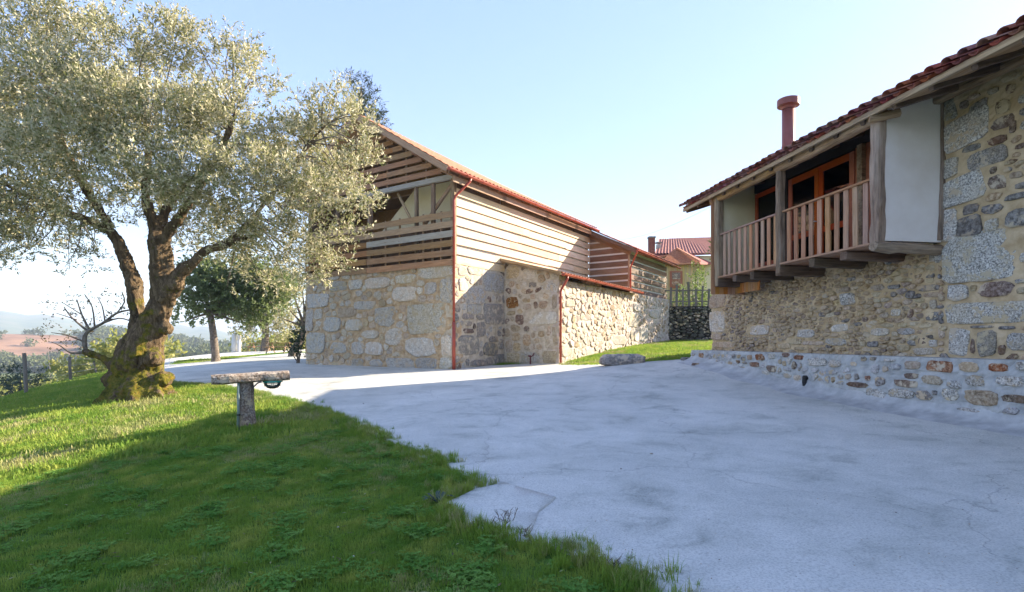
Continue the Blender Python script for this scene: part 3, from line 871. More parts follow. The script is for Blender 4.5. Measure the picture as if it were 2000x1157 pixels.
# side wall up to the buttress
Os = b(0, 0, 0); regS = (0, 3.2, .1, .1, 4.22, 4.22)
sw = wall_core('side_wall', Os, T, S, regS, M['mortar_pale'], barn, .5, .05, .022, seed=9)
trS = traced_stones(BS, sw, Os, T, S, [
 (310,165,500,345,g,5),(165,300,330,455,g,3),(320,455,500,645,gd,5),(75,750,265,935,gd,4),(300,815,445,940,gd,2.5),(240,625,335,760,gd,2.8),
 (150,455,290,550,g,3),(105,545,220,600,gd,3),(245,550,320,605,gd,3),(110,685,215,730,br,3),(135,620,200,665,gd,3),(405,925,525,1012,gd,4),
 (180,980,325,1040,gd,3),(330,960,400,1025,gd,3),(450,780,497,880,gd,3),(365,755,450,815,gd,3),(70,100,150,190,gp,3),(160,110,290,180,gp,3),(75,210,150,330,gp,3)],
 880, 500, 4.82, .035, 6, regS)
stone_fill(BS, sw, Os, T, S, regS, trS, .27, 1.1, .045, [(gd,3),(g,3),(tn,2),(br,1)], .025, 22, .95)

# lean-to end wall (faces the camera)
Ob = b(0, 3.2, 0); regB = (0, 2.49, .2, .2, 4.62, 3.98)
bw = wall_core('lean_to_end_wall', Ob, S, -T, regB, M['mortar_pale'], barn, .5, .05, .016, seed=14)
trB = traced_stones(BS, bw, Ob, S, -T, [
 (525,385,640,495,ru,4),(700,530,1000,640,gp,6),(865,895,998,1018,tn,6),(530,915,650,1000,tn,5),(660,905,845,1012,gp,5),(615,555,690,655,br,2.7),
 (570,650,655,715,tn,3),(512,680,560,765,tn,3),(512,790,585,905,tn,3),(575,725,655,800,tn,3.2),(680,730,755,845,tn,3.4),(890,770,945,865,tn,3),
 (960,670,1000,850,tn,4),(680,450,760,510,tn,2.8),(780,430,820,500,br,2.7),(830,420,910,500,tn,3),(955,365,1000,500,tn,4),(820,705,885,765,tn,2.6),
 (910,660,945,760,tn,3),(735,250,810,295,gd,4),(900,235,998,345,g,4.5),(525,100,640,215,tn,3.4),(530,520,610,560,tn,3),(590,820,660,900,tn,3),
 (690,660,740,715,br,2.6),(750,360,800,410,tn,3),(675,400,750,440,tn,3),(690,120,800,220,gp,3.2),(820,180,890,250,tn,3)],
 880, 500, 4.82, .022, 7, regB)
stone_fill(BS, bw, Ob, S, -T, regB, trB, .25, 1.1, .05, [(tn,5),(gp,2),(br,1)], .02, 23, .95)

# long low wall under the lean-to eave
Ol = b(2.49, 3.2, 0); regL = (0, 13.6, .25, 1.1, 3.78, 3.88)
lw = wall_core('lean_to_side_wall', Ol, T, S, regL, M['mortar_pink'], barn, .45, .055, .045, seed=27)
trL = traced_stones(BS, lw, Ol, T, S, [
 (600,590,660,650,g,4),(570,665,640,770,g,4),(650,770,715,880,g,4),(580,795,610,870,gd,3),(450,830,545,905,g,3),(720,640,800,700,g,3),(610,800,645,880,gp,3),
 (90,560,160,620,gp,3),(245,930,300,990,gp,3),(60,900,120,990,gp,4)], 1080, 440, 3.856, .045, 8, regL)
stone_fill(BS, lw, Ol, T, S, regL, trL, .34, 1.5, .04, [('pink_stone',6),(gp,3),(tn,2)], .03, 24, .95, rc=.1, tl=3)
BS.emit(300)

# corner quoins' inner faces: back and far walls of the barn
mb = MB(); mb.box(b(-8.0, .6, 2.1), b(-8.0, 11.2, 2.1), .5, 4.2); mb.build('back_wall', M['mortar'], barn)
mb = MB(); mb.box(b(-8.25, 11.0, 3.6), b(-.06, 11.0, 3.6), .3, 7.2); mb.build('far_wall', M['mortar'], barn)
mb = MB(); mb.box(b(-7.7, 5.8, 4.12), b(-.35, 5.8, 4.12), 10.2, .1); mb.build('upper_floor', M['rafter'], barn)

# roof
EZ = 7.22; SL = .62; RS = -4.13
def sag(s, t): return .52*max(0, (t+.8)/12)*max(0, 1-abs(s-RS)/4.55)
def rz_(s): return EZ + SL*(.42 - s) if s >= RS else EZ + SL*(.42-RS) - SL*(RS-s)
roof = MB()
for (s0, s1) in ((.42, RS), (RS, -8.7)):
    z0, z1 = rz_(s0), rz_(s1)
    g0, g1 = sag(s0, 11.2), sag(s1, 11.2)
    roof.hexa([b(s0,-.8,z0),b(s0,11.2,z0-g0),b(s1,11.2,z1-g1),b(s1,-.8,z1),b(s0,-.8,z0+.07),b(s0,11.2,z0+.07-g0),b(s1,11.2,z1+.07-g1),b(s1,-.8,z1+.07)])
roof_o = roof.build('roof', M['rafter'], barn)
# corrugated clay tiles lying on the roof, one relief sheet per slope
def tile_sheet(fn, n_col, n_row, L_along, L_up, amp, mat, name, parent, step=.06):
    v = []; f = []; nc = n_col*6
    for i in range(nc+1):
        for j in range(n_row*2+1):
            row = j//2; fr = (j % 2)
            x = L_along*i/nc; y = L_up*(j)/(n_row*2)
            hgt = amp*(.5+.5*math.cos(2*math.pi*i/6)) + (step*(0 if fr else 1)*.5)
            v.append(fn(x, y, hgt + .01))
    m = n_row*2+1
    for i in range(nc):
        for j in range(n_row*2): f.append((i*m+j, (i+1)*m+j, (i+1)*m+j+1, i*m+j+1))
    return obj_world(name, v, f, mat, parent, True)
tile_sheet(lambda x, y, d: b(.48-y*.85, -.86+x, EZ+SL*(-.06+y*.85)+.09+d-sag(.48-y*.85, -.86+x)), 50, 14, 12.1, 5.4, .05, M['tile_orange'], 'roof_tiles', roof_o)
tag(bpy.data.objects['roof_tiles'], kind='stuff')
tile_sheet(lambda x, y, d: b(RS-y*.85, -.86+x, rz_(RS-y*.85)+.09+d-sag(RS-y*.85, -.86+x)), 50, 14, 12.1, 5.4, .05, M['tile_orange'], 'roof_tiles', roof_o)
tag(bpy.data.objects['roof_tiles.001'], kind='stuff')
# verge boards on the gable, ridge cap
for sg in (0, 1):
    s0 = .42 if sg == 0 else -8.68
    bar('verge_board', b(s0, -.82, rz_(s0)+.02), b(RS, -.82, rz_(RS)+.02), .035, .2, M['rafter'], barn, UP)
    bar('gable_rafter', b(s0+(-.5 if sg == 0 else .5), -.1, rz_(s0)-.12+SL*.5), b(RS, -.1, rz_(RS)-.12), .1, .16, M['rafter'], barn, UP)
# purlin ends seen under the verge
for s_ in (.15, -1.2, -2.6, -4.0, -5.5, -7.0, -8.3):
    bar('purlin', b(s_, -.78, rz_(s_)-.1), b(s_, 11.0, rz_(s_)-.1-sag(s_, 11.0)), .12, .14, M['rafter'], barn, UP)
# rafter tails and dark board painting in the eave shadow under the gutter
for i in range(20):
    t_ = -.55+i*.6
    bar('rafter_tail', b(.26, t_, EZ-.075+SL*.14), b(-.7, t_, EZ-.075+SL*1.1), .07, .11, M['rafter'], barn, UP)
for k_, (t0, t1) in enumerate(((-.08, 2.9), (2.93, 6.3), (6.33, 9.2), (9.23, 11.15))):
    bar('eave_beam', b(.30, t0-.3, 7.045), b(.30, t1-.02, 7.045), .05, .2, M['eave_wood'], barn, UP)
    bar('wall_top_timber', b(-.02, t0+.1, 7.08), b(-.02, t1, 7.08), .06, .44, M['dark_wood'], barn, UP)

# side planks
pz = 4.36; row = 0
rr_ = random.Random(5)
white = MB(); white.box(b(-.11, .1, 5.8), b(-.11, 11.2, 5.8), .04, 3.2); white.build('backing_panel', M['white_board'], barn)
while pz < 6.8:
    t0 = -.02; first = True
    while t0 < 11.05:
        L = rr_.choice([1.7, 2.6, 3.6, 4.2]) if first and row % 2 else rr_.choice([2.6, 3.4, 4.2])
        if first and row in (0, 2, 5): L = 2.55
        first = False
        t1 = min(11.2, t0+L)
        if 11.2-t1 < .7: t1 = 11.2
        zc = pz+rr_.uniform(-.014, .014); tilt = rr_.uniform(-.016, .016)
        bar('plank', b(.005, t0, zc), b(.005, t1-.012, zc+tilt), .035, .27+rr_.uniform(-.012, .008), M['plank_new'], barn, UP)
        t0 = t1
    pz += .342; row += 1

# gable slats, lower rail part
cuts = [0.06, -4.35, -8.22]
for k_ in range(6):
    zc = 4.25+k_*.336
    for (s0, s1) in ((cuts[0], cuts[1]), (cuts[1]-.01, cuts[2])):
        m_ = 'slat_grey' if (k_ == 3 and s0 > 0) else 'slat'
        bar('slat', b(s0+rr_.uniform(-.03,.03), -.05-rr_.uniform(0,.012), zc+rr_.uniform(-.01,.01)), b(s1, -.05-rr_.uniform(0,.012), zc+rr_.uniform(-.01,.01)), .035, .222, M[m_], barn, UP)
# tie beam and posts
bar('tie_beam', b(.08, .05, 7.28), b(-8.3, .05, 7.28), .14, .17, M['slat_grey'], barn, UP)
oldbeam('corner_post', b(-.03, .06, 4.2), b(-.03, .06, 7.2), .17, .17, M['old_wood'], barn, T, .012, 10, .12, 1)
for s_, w_ in ((-1.02, .14), (-1.85, .13), (-4.35, .16), (-6.3, .14), (-8.1, .17)):
    oldbeam('post', b(s_, .12, 4.2), b(s_, .12, 7.2), w_, w_, M['old_wood'], barn, T, .01, 8, .12, int(-s_*10))
oldbeam('brace', b(-.1, .2, 7.18), b(-1.55, .2, 5.75), .1, .12, M['old_wood_warm'], barn, UP, .01, 6, .12, 3)
oldbeam('brace', b(-3.0, .3, 7.18), b(-2.35, .3, 6.15), .07, .09, M['old_wood_warm'], barn, UP, .01, 6, .12, 4)
oldbeam('brace', b(-5.2, .3, 7.1), b(-6.3, .3, 5.9), .09, .1, M['old_wood_warm'], barn, UP, .01, 6, .12, 5)
# thin studs behind the lower slats
for s_ in (-.55, -1.4, -2.6, -3.35, -5.0, -5.7, -6.9, -7.5):
    bar('stud', b(s_, .0, 4.2), b(s_, .0, 6.1), .05, .06, M['slat'], barn, T)
# upper slats filling the gable
zc = 7.55
while zc < 9.75:
    hw = (rz_(RS)-.12-(zc+.12))/SL
    sL, sR = RS-hw, RS+hw
    if sR-sL < .8: break
    mid = RS+rr_.uniform(-1.2, 1.2)
    for (s0, s1) in ((sR, mid+.006), (mid-.006, sL)):
        if s0-s1 > .15:
            bar('gable_slat', b(s0, -.02-rr_.uniform(0,.01), zc), b(s1, -.02-rr_.uniform(0,.01), zc+rr_.uniform(-.01,.01)), .035, .19, M['slat'], barn, UP)
    zc += .30
for s_ in (-1.3, -2.3, -3.3, -4.13, -5.0, -6.0, -7.0):
    top = rz_(s_)-.2
    bar('stud', b(s_, .06, 7.36), b(s_, .06, top), .06, .07, M['rafter'], barn, T)
# inside of the gallery: cream wall with sloping edge, white sheet, timber ceiling
mb = MB(); t_ = .75
mb.hexa([b(-.55,t_,5.5),b(-4.9,t_,5.5),b(-4.9,t_+.12,5.5),b(-.55,t_+.12,5.5),b(-.55,t_,7.4),b(-2.5,t_,7.4),b(-2.5,t_+.12,7.4),b(-.55,t_+.12,7.4)])
mb.build('inner_wall', M['plaster_cream'], barn)
mb = MB(); mb.hexa([b(-.3,2.7,4.2),b(-8.1,2.7,4.2),b(-8.1,2.8,4.2),b(-.3,2.8,4.2),b(-.3,2.7,7.3),b(-8.1,2.7,7.3),b(-8.1,2.8,7.3),b(-.3,2.8,7.3)])
mb.hexa([b(-.6,2.7,7.3),b(-7.7,2.7,7.3),b(-7.7,2.8,7.3),b(-.6,2.8,7.3),b(-3.9,2.7,9.7),b(-4.3,2.7,9.7),b(-4.3,2.8,9.7),b(-3.9,2.8,9.7)])
mb.build('partition', M['slat'], barn)
mb = MB(); mb.box(b(-.6,.6,4.95), b(-8.1,.6,4.95), .1, 1.5); mb.build('gap_darkener', M['plank_dark'], barn)  # dark box added so the gaps between the lower slats look shaded
mb = MB(); mb.box(b(-8.2, .2, 5.7), b(-8.2, 11, 5.7), .05, 3.1); mb.build('rear_planking', M['plank_dark'], barn)
mb = MB(); mb.box(b(-.14, .62, 5.9), b(-.52, .62, 5.9), .03, 2.8); mb.build('inner_sheet', M['white_board'], barn)
mb = MB(); mb.box(b(-8.0, 3.5, 7.44), b(-.3, 3.5, 7.44), 4.2, .05); mb.build('ceiling', M['rafter'], barn)

# planked extension on the lean-to
ext = MB()
ext.hexa([b(-.05,11.23,3.7),b(2.14,11.23,3.7),b(2.14,17.2,3.7),b(-.05,17.2,3.7),b(-.05,11.23,7.12),b(2.14,11.23,6.12),b(2.14,17.2,6.12),b(.03,17.2,7.12)])
ext.build('extension_core', M['white_board'], barn)
zc = 4.02; row = 0
while zc < 7.0:
    smax = min(2.22, (7.2-.12-zc)/.48)
    if smax > .3:
        bar('plank', b(.03, 11.2, zc), b(smax, 11.2, zc), .035, .25, M['plank_dark'], barn, UP)
    if zc < 6.0:
        for (t0, t1) in (((11.19, 14.4), (14.41, 17.2)) if row % 2 else ((11.19, 13.2), (13.21, 17.2))):
            bar('plank', b(2.2, t0, zc), b(2.2, t1, zc), .035, .25, M['plank_dark'], barn, UP)
    zc += .342; row += 1
oldbeam('corner_post', b(2.17, 11.22, 3.8), b(2.17, 11.22, 5.9), .1, .1, M['old_wood_warm'], barn, T, .008, 6, .1, 9)
er = MB()
er.hexa([b(2.72,10.75,5.88),b(2.72,17.9,5.82),b(.1,17.9,7.12),b(.1,10.75,7.18),b(2.72,10.75,5.95),b(2.72,17.9,5.89),b(.1,17.9,7.19),b(.1,10.75,7.25)])
er_o = er.build('extension_roof', M['rafter'], barn)
tile_sheet(lambda x, y, d: b(2.76-y*.895, 10.7+x, 5.94+y*.895*.5+d), 30, 7, 7.2, 3.0, .05, M['tile'], 'roof_tiles', er_o)
tag(bpy.data.objects['roof_tiles.002'], kind='stuff')
for i in range(12):
    t_ = 10.9+i*.6
    bar('rafter_tail', b(2.65, t_, 5.84), b(2.0, t_, 6.17), .06, .09, M['rafter'], barn, UP)

bar('bargeboard', b(.05, 10.74, 7.16), b(2.74, 10.74, 5.86), .03, .2, M['plank_dark'], barn, UP)
bar('bargeboard', b(.0, 11.175, 7.03), b(2.3, 11.175, 5.92), .03, .34, M['plank_dark'], barn, UP)
# lean-to roof, cap board, gutters and downpipes
lr = MB(); lr.hexa([b(2.74,2.95,3.9),b(2.74,11.2,3.84),b(.03,11.15,4.6),b(.03,2.95,4.68),b(2.74,2.95,3.96),b(2.74,11.2,3.9),b(.03,11.15,4.66),b(.03,2.95,4.74)])
lr_o = lr.build('lean_to_roof', M['rafter'], barn)
tile_sheet(lambda x, y, d: b(2.78-y*.965, 2.9+x, 3.95-.005*x+y*.965*.265+d), 34, 6, 8.3, 2.8, .04, M['tile_orange'], 'roof_tiles', lr_o)
tag(bpy.data.objects['roof_tiles.003'], kind='stuff')
bar('cap_board', b(.0, 2.9, 4.7), b(2.74, 2.9, 3.98), .04, .12, M['old_wood_warm'], barn, UP)
for i in range(6):
    bar('rafter_tail', b(2.70, 5.2+i*.28, 3.82), b(2.3, 5.2+i*.28, 3.93), .05, .08, M['old_wood'], barn, UP)

def gutter(p0, p1, r_, name='gutter'):
    p0 = Vector(p0); p1 = Vector(p1); d = (p1-p0).normalized(); side = d.cross(UP).normalized()
    v = []; f = []; n = 8
    for p in (p0, p1):
        for k_ in range(n+1):
            a = math.pi*k_/n
            v.append(p+side*math.cos(a)*r_-UP*math.sin(a)*r_)
        for k_ in range(n, -1, -1):
            a = math.pi*k_/n
            v.append(p+side*math.cos(a)*(r_-.012)-UP*math.sin(a)*(r_-.012))
    m = 2*(n+1)
    for k_ in range(m): f.append((k_, (k_+1) % m, m+(k_+1) % m, m+k_))
    o = obj_world(name, v, f, M['red_metal'], barn)
    # end caps and brackets
    mb = MB()
    for p in (p0, p1): mb.tube([p-d*.006-UP*.035, p+d*.006-UP*.035], [.06, .06], 10)
    mb.build('gutter_end', M['red_metal'], o)
    mb = MB(); L = (p1-p0).length; k_ = int(L/.9)
    for i in range(1, k_):
        c = p0+d*(L*i/k_); 
        pts = [c+side*math.cos(math.pi*j/8)*(r_+.006)-UP*math.sin(math.pi*j/8)*(r_+.006) for j in range(9)]
        mb.tube(pts, .008, 4)
    mb.build('gutter_bracket', M['red_metal'], o)
    return o
gutter(b(.52, -.86, 7.26), b(.52, 11.2, 7.22), .075)
gutter(b(2.84, 2.86, 3.95), b(2.84, 11.3, 3.88), .075)
def pipe(name, pts, r_, mat, parent):
    sp = []
    for i, p in enumerate(pts): sp.append(Vector(p))
    mb = MB(); mb.tube(sp, r_, 10); o = mb.build(name, mat, parent, True)
    return o
gz = lambda p: float(zg(p.x, p.y)[0])
pipe('downpipe', [b(.52,.35,7.2),b(.52,.3,7.08),b(.12,-.02,6.55),b(.09,-.07,6.4),b(.09,-.07,2.0)], .045, M['red_metal'], barn)
pipe('downpipe_shoe', [b(.09,-.07,2.15),b(.09,-.07,gz(b(.09,-.07,0))+.02)], .062, M['red_metal'], barn)
pipe('downpipe', [b(2.84,3.2,3.9),b(2.84,3.2,3.78),b(2.64,3.1,3.4),b(2.62,3.08,3.3),b(2.62,3.08,gz(b(2.62,3.08,0))+.02)], .045, M['red_metal'], barn)
pipe('downpipe', [b(2.76,10.72,5.9),b(2.72,10.8,5.78),b(2.32,11.05,5.2),b(2.3,11.08,5.05),b(2.3,11.08,4.0)], .04, M['red_metal'], barn)
gutter(b(2.8, 10.68, 5.93), b(2.8, 17.9, 5.86), .06)
for (s_, t_, zz) in [(.09,-.07,z_) for z_ in (1.3,2.6,3.9,5.2,6.2)]+[(2.62,3.08,z_) for z_ in (1.2,2.2,3.1)]+[(2.3,11.08,4.5)]:
    mb = MB(); mb.tube([b(s_,t_,zz-.018), b(s_,t_,zz+.018)], .056, 10); mb.box(b(s_-.09,t_+.05,zz), b(s_,t_,zz), .02, .03); mb.build('pipe_bracket', M['red_metal'], barn)
# maroon tap and weeds at the foot of the lean-to
tp = thing('outdoor_tap', 'small maroon standpipe tap at the foot of the lean-to wall', 'tap', b(1.35, 3.0, gz(b(1.35, 3.0, 0))))
q = b(1.35, 3.0, gz(b(1.35, 3.0, 0)))
mb = MB(); mb.tube([q, q+UP*.32], [.03, .025], 8); mb.tube([q+UP*.3, q+UP*.38+S*.14, q+UP*.47+S*.17], .02, 6); mb.build('pipe', M['maroon'], tp)
mb = MB(); mb.tube([q+UP*.34-S*.07-T*.02, q+UP*.34+S*.03-T*.02], .035, 8); mb.build('valve', M['maroon'], tp)
print('barn done')

# ================================================================== HOUSE
house = thing('house', 'rubble stone house with clay tile eaves, timber balcony and white plastered bay', 'house', h(0, 0, .4))
HS = StoneThing()
Ow = w(0, 0, 0)
regW1 = (-1.6, 6.5, 1.15, 1.15, 3.05, 3.05)
# lower wall (under the balcony) and near wall (full height)
lowall = wall_core('lower_wall', Ow, V, NV, (0.0, 6.5, .6, .6, 3.12, 3.12), M['mortar_ochre'], house, .5, .045, .034, seed=41, fine=1.6)
nearw_ = wall_core('near_wall', Ow, V, NV, (-4, 0.0, .6, .6, 5.62, 5.62), M['mortar_ochre'], house, .5, .05, .024, seed=41)
wall_core('near_wall', Ow, V, NV, (-13, -3.99, -.2, -.2, 5.62, 5.62), M['mortar_ochre'], house, .5, .3, .024, seed=41)
A_ = V; NN = NV
trH1 = traced_stones(HS, nearw_, Ow, A_, NN, [
 (705,250,1185,570,g,6,0.0),(720,600,855,705,g,5),(935,580,1155,680,br,3.2),(720,715,1330,855,g,6),(735,890,860,1070,g,6),(915,905,1045,1075,gd,4),(1110,920,1290,1040,g,3.4),
 (785,140,945,285,sc_,4),(960,165,1055,250,gp,4.5),(1100,90,1330,210,sc_,3),(668,100,785,310,g,5),(820,60,930,130,sc_,3),(950,65,1080,130,sc_,3),
 (885,560,1035,580,tn,3),(870,600,915,645,tn,3),(1170,560,1260,590,sc_,3),(1050,875,1170,900,sc_,3),(1175,610,1290,660,tn,3),(870,870,1030,890,sc_,3),(1200,380,1290,450,g,4),(870,960,905,1060,br,3),(1055,1000,1105,1070,br,3)],
 1640, 380, 3.403, .032, 51)
trH2 = traced_stones(HS, nearw_, Ow, A_, NN, [
 (600,535,692,660,g,5),(610,615,888,815,g,6,-.12),(588,880,705,1000,g,4),(588,985,860,1150,g,6,-.1),(932,530,1020,615,br,2.6),(905,630,1042,700,br,3),
 (755,825,1000,930,gd,4),(885,750,990,800,br,3),(885,980,995,1070,br,2.7),(770,535,890,600,sc_,3.4,-.15),(985,440,1050,495,br,2.6),(718,540,765,590,br,2.8),
 (1058,500,1130,550,g,3),(735,800,850,840,sc_,3),(1080,640,1180,700,g,3),(1070,570,1160,620,sc_,3),(980,1085,1170,1120,sc_,4),(895,930,940,975,br,3),(1010,960,1090,1000,tn,3),
 (760,500,840,530,tn,3),(880,460,950,500,tn,3),(1050,1020,1150,1060,sc_,3),(1010,660,1050,730,br,3),(1080,430,1200,480,tn,3),(960,380,1080,420,tn,3)],
 1640, 20, 3.044, .03, 52)
stone_fill(HS, nearw_, Ow, V, NV, (-1.6, -.02, 1.2, 1.2, 5.4, 5.4), trH1+trH2, .15, 1.7, .04, [('ochre_stone',6),(tn,3),(sc_,2),(br,1)], .03, 61, .9, k=7, rc=.1, tl=4)
stone_fill(HS, nearw_, Ow, V, NV, (-6, -1.62, 1.2, 1.2, 5.4, 5.4), [q_ for q_ in trH1+trH2 if min(p_[0] for p_ in q_) < -1.5], .3, 1.7, .05, [(g,4),('ochre_stone',4),(tn,3),(sc_,2),(br,1)], .03, 66, .95, k=8, rc=.1, tl=3)
trH3 = traced_stones(HS, lowall, Ow, A_, NN, [
 (520,600,665,645,sc_,3.4),(550,650,700,683,tn,3),(340,760,410,810,gp,4),(10,660,95,725,g,5),(570,780,690,840,sc_,3),(185,975,245,1015,sc_,4),(595,965,650,1015,g,4),
 (490,1020,640,1068,gp,4),(390,890,500,935,g,3),(455,760,490,825,br,4),(600,335,680,455,g,4),(230,890,330,940,gp,3),(380,1000,470,1040,tn,3),(520,900,560,930,tn,3),(150,810,190,850,br,3),
 (210,600,300,640,tn,3),(320,600,400,630,sc_,3),(440,640,500,690,sc_,3),(600,700,650,760,tn,3),(650,735,690,760,sc_,3),(520,950,580,1000,br,3),(660,880,700,950,tn,4)],
 1640, 380, 3.403, .028, 53)
trH4 = traced_stones(HS, lowall, Ow, A_, NN, [
 (140,390,230,510,gp,4.5),(150,520,215,560,tn,3),(140,290,235,370,tn,4),(155,570,280,605,tn,4),(370,470,500,530,gp,3),(660,495,760,545,gp,4),(830,545,950,590,g,3),(860,465,960,510,gp,3),(1085,565,1140,600,sc_,4),
 (1090,490,1180,530,gp,3),(915,280,1000,350,g,5),(760,330,810,355,tn,3),(610,550,680,585,tn,4),(545,580,620,612,tn,4),(690,565,820,590,tn,4),(640,600,720,620,tn,4)],
 1340, 480, 3.03, .028, 54)
stone_fill(HS, lowall, Ow, V, NV, (0.03, 6.48, 1.2, 1.2, 2.98, 2.98), trH3+trH4, .165, 2.0, .015, [('ochre_stone',9),(tn,4),('mauve_stone',2),(sc_,.6)], .034, 62, 1.0, k=7, rc=.08, tl=4.5)

# plinth ledge with cement and set stones
Op = w(0, .45, 0)
plinth = wall_core('plinth', Op, V, NV, (-4, 6.85, -.2, .3, 1.22, 1.22), M['cement'], house, .9, .045, .03, seed=47, fine=1.5)
wall_core('plinth', Op, V, NV, (-13, -3.99, -.2, -.2, 1.22, 1.22), M['cement'], house, .9, .3, .026, seed=47)
trP = traced_stones(HS, plinth, Op, V, NV, [
 (395,265,570,355,tn,4),(630,262,945,385,ru,4.5),(1010,275,1230,385,tn,3),(1345,285,1550,385,ru,3.5),(390,400,535,465,br,3),(60,440,170,550,sc_,3),(590,430,810,530,tn,3),
 (870,480,1030,575,g,2.6),(1080,425,1300,550,g,3.2),(1425,430,1736,550,g,3.4),(1065,595,1455,765,tn,3.4),(1490,640,1780,735,br,3),(200,575,490,680,g,3.2),(520,600,700,700,sc_,3),
 (810,570,1000,720,g,2.8),(0,590,180,690,g,3),(960,790,1250,870,g,2.5),(270,480,555,560,br,3),(150,235,290,268,gp,3),(1650,270,1800,370,g,3),(700,595,765,650,sc_,3)],
 1700, 660, 5.787, .03, 55)
trP += traced_stones(HS, plinth, Op, V, NV, [
 (130,265,190,315,ru,3),(470,272,510,320,sc_,3),(565,300,610,345,sc_,3),(715,272,805,335,ru,3),(655,355,750,405,ru,4),(530,400,620,440,br,3),(835,390,940,465,br,3),
 (1090,350,1135,430,br,3),(1105,285,1220,330,ru,3),(1245,310,1440,400,g,3),(1460,330,1600,410,g,3),(995,262,1070,310,br,3),(845,265,920,320,gp,4),(410,345,475,390,tn,3),
 (780,440,860,490,gp,3),(1650,560,1870,615,br,3),(1265,640,1400,672,tn,3),(60,330,120,420,tn,3),(130,380,240,430,tn,3),(1000,470,1090,520,gp,3),(1100,490,1190,550,tn,3),(1840,490,1900,550,ru,3),
 (1730,470,1780,540,sc_,3),(1860,620,2000,720,g,3),(630,280,680,330,tn,3),(950,330,985,375,sc_,3),(990,340,1030,400,tn,3),(580,350,625,375,sc_,3),(1690,350,1760,400,g,3),(1800,300,1860,350,sc_,3),(1890,300,1960,340,sc_,3)],
 1340, 640, 5.263, .026, 56)
stone_fill(HS, plinth, Op, V, NV, (-6, 6.8, .2, .95, 1.15, 1.15), trP, .17, 1.5, .04, [('cement_stone',7),(g,2),(tn,1),(br,1)], .028, 63, .85, k=7, rc=.12, tl=3)
HS.emit(300)

# cement fillet running down to the yard
v = []; f = []; nn_ = 110
for i in range(nn_+1):
    vv_ = -12.5+19.3*i/nn_
    p0 = w(vv_, .43, 0); z0 = gz(p0)
    wob = mnoise.noise(Vector((vv_*1.1, 2, 5)))
    for (n_, dz) in ((.44, .24+.05*wob), (.52, .13+.03*wob), (.66+.05*wob, .075), (.88+.12*wob, .036), (1.02+.14*wob, .018)):
        p = w(vv_, n_, 0); v.append((p.x, p.y, gz(p)+dz))
for i in range(nn_):
    for j in range(4): f.append((i*5+j, i*5+j+1, (i+1)*5+j+1, (i+1)*5+j))
obj_world('cement_fillet', v, f, M['cement'], house, True)

# drain stub with spout stone
dq = ray_plane(1575, 738, Op, NV)
mb = MB(); mb.tube([dq+NV*-.05, dq+NV*.06], .05, 12); mb.tube([dq+NV*.045, dq+NV*.05-UP*.09, dq+NV*.05-UP*.2], [.045,.045,.03], 10)
mb.build('drain_pipe', M['black_plastic'], house)
oldbeam('spout_stone', dq+NV*.12-UP*.24+V*-.02, dq+NV*.2-UP*.33+V*.85, .16, .07, M['cement'], house, UP, .02, 6, .3, 77)

# end wall (far gable) and back, unseen wing added to cast the yard's shadow edge
hw_ = MB(); hw_.hexa([h(-13,-1.8,0),h(-13,-7.5,0),h(5.7,-7.5,0),h(5.7,-1.8,0),h(-13,-1.8,5.7),h(-13,-7.5,5.7),h(5.7,-7.5,5.7),h(5.7,-1.8,5.7)])
hw_.hexa([h(4.97,-1.79,.4),h(6.1,-1.79,.4),h(6.1,.1,.4),h(4.97,.1,.4),h(4.97,-1.79,5.6),h(6.1,-1.79,5.6),h(6.1,.1,5.5),h(4.97,.1,5.5)])
hw_.build('rear_walls', M['mortar_ochre'], house)
WZ = 6.35
wing = MB(); wing.hexa([h(5.5,-2.2,0),h(5.5,-7.5,0),h(9.75,-7.5,0),h(9.75,-2.2,0),h(5.5,-2.2,WZ),h(5.5,-7.5,WZ),h(9.75,-7.5,WZ),h(9.75,-2.2,WZ)])
wing.hexa([h(5.4,-2.1,WZ),h(5.4,-4.8,WZ+.55),h(9.85,-4.8,WZ+.55),h(9.85,-2.1,WZ),h(5.4,-2.1,WZ+.08),h(5.4,-4.8,WZ+.63),h(9.85,-4.8,WZ+.63),h(9.85,-2.1,WZ+.08)])
wing.build('shadow_wing', M['mortar_ochre'], house)
EN = 1.36; EZ2 = 5.2; SL2 = .33; RN = -3.4; UE = 6.42
def hz_(n): return EZ2 + SL2*(EN-n) if n > RN else EZ2+SL2*(EN-RN)-SL2*(RN-n)
rf = MB()
for n0, n1 in ((EN, RN), (RN, -8.0)):
    rf.hexa([h(-14,n0,hz_(n0)-.05),h(UE,n0,hz_(n0)-.05),h(UE,n1,hz_(n1)-.05),h(-14,n1,hz_(n1)-.05),h(-14,n0,hz_(n0)),h(UE,n0,hz_(n0)),h(UE,n1,hz_(n1)),h(-14,n1,hz_(n1))])
hroof = rf.build('roof', M['rafter'], house)
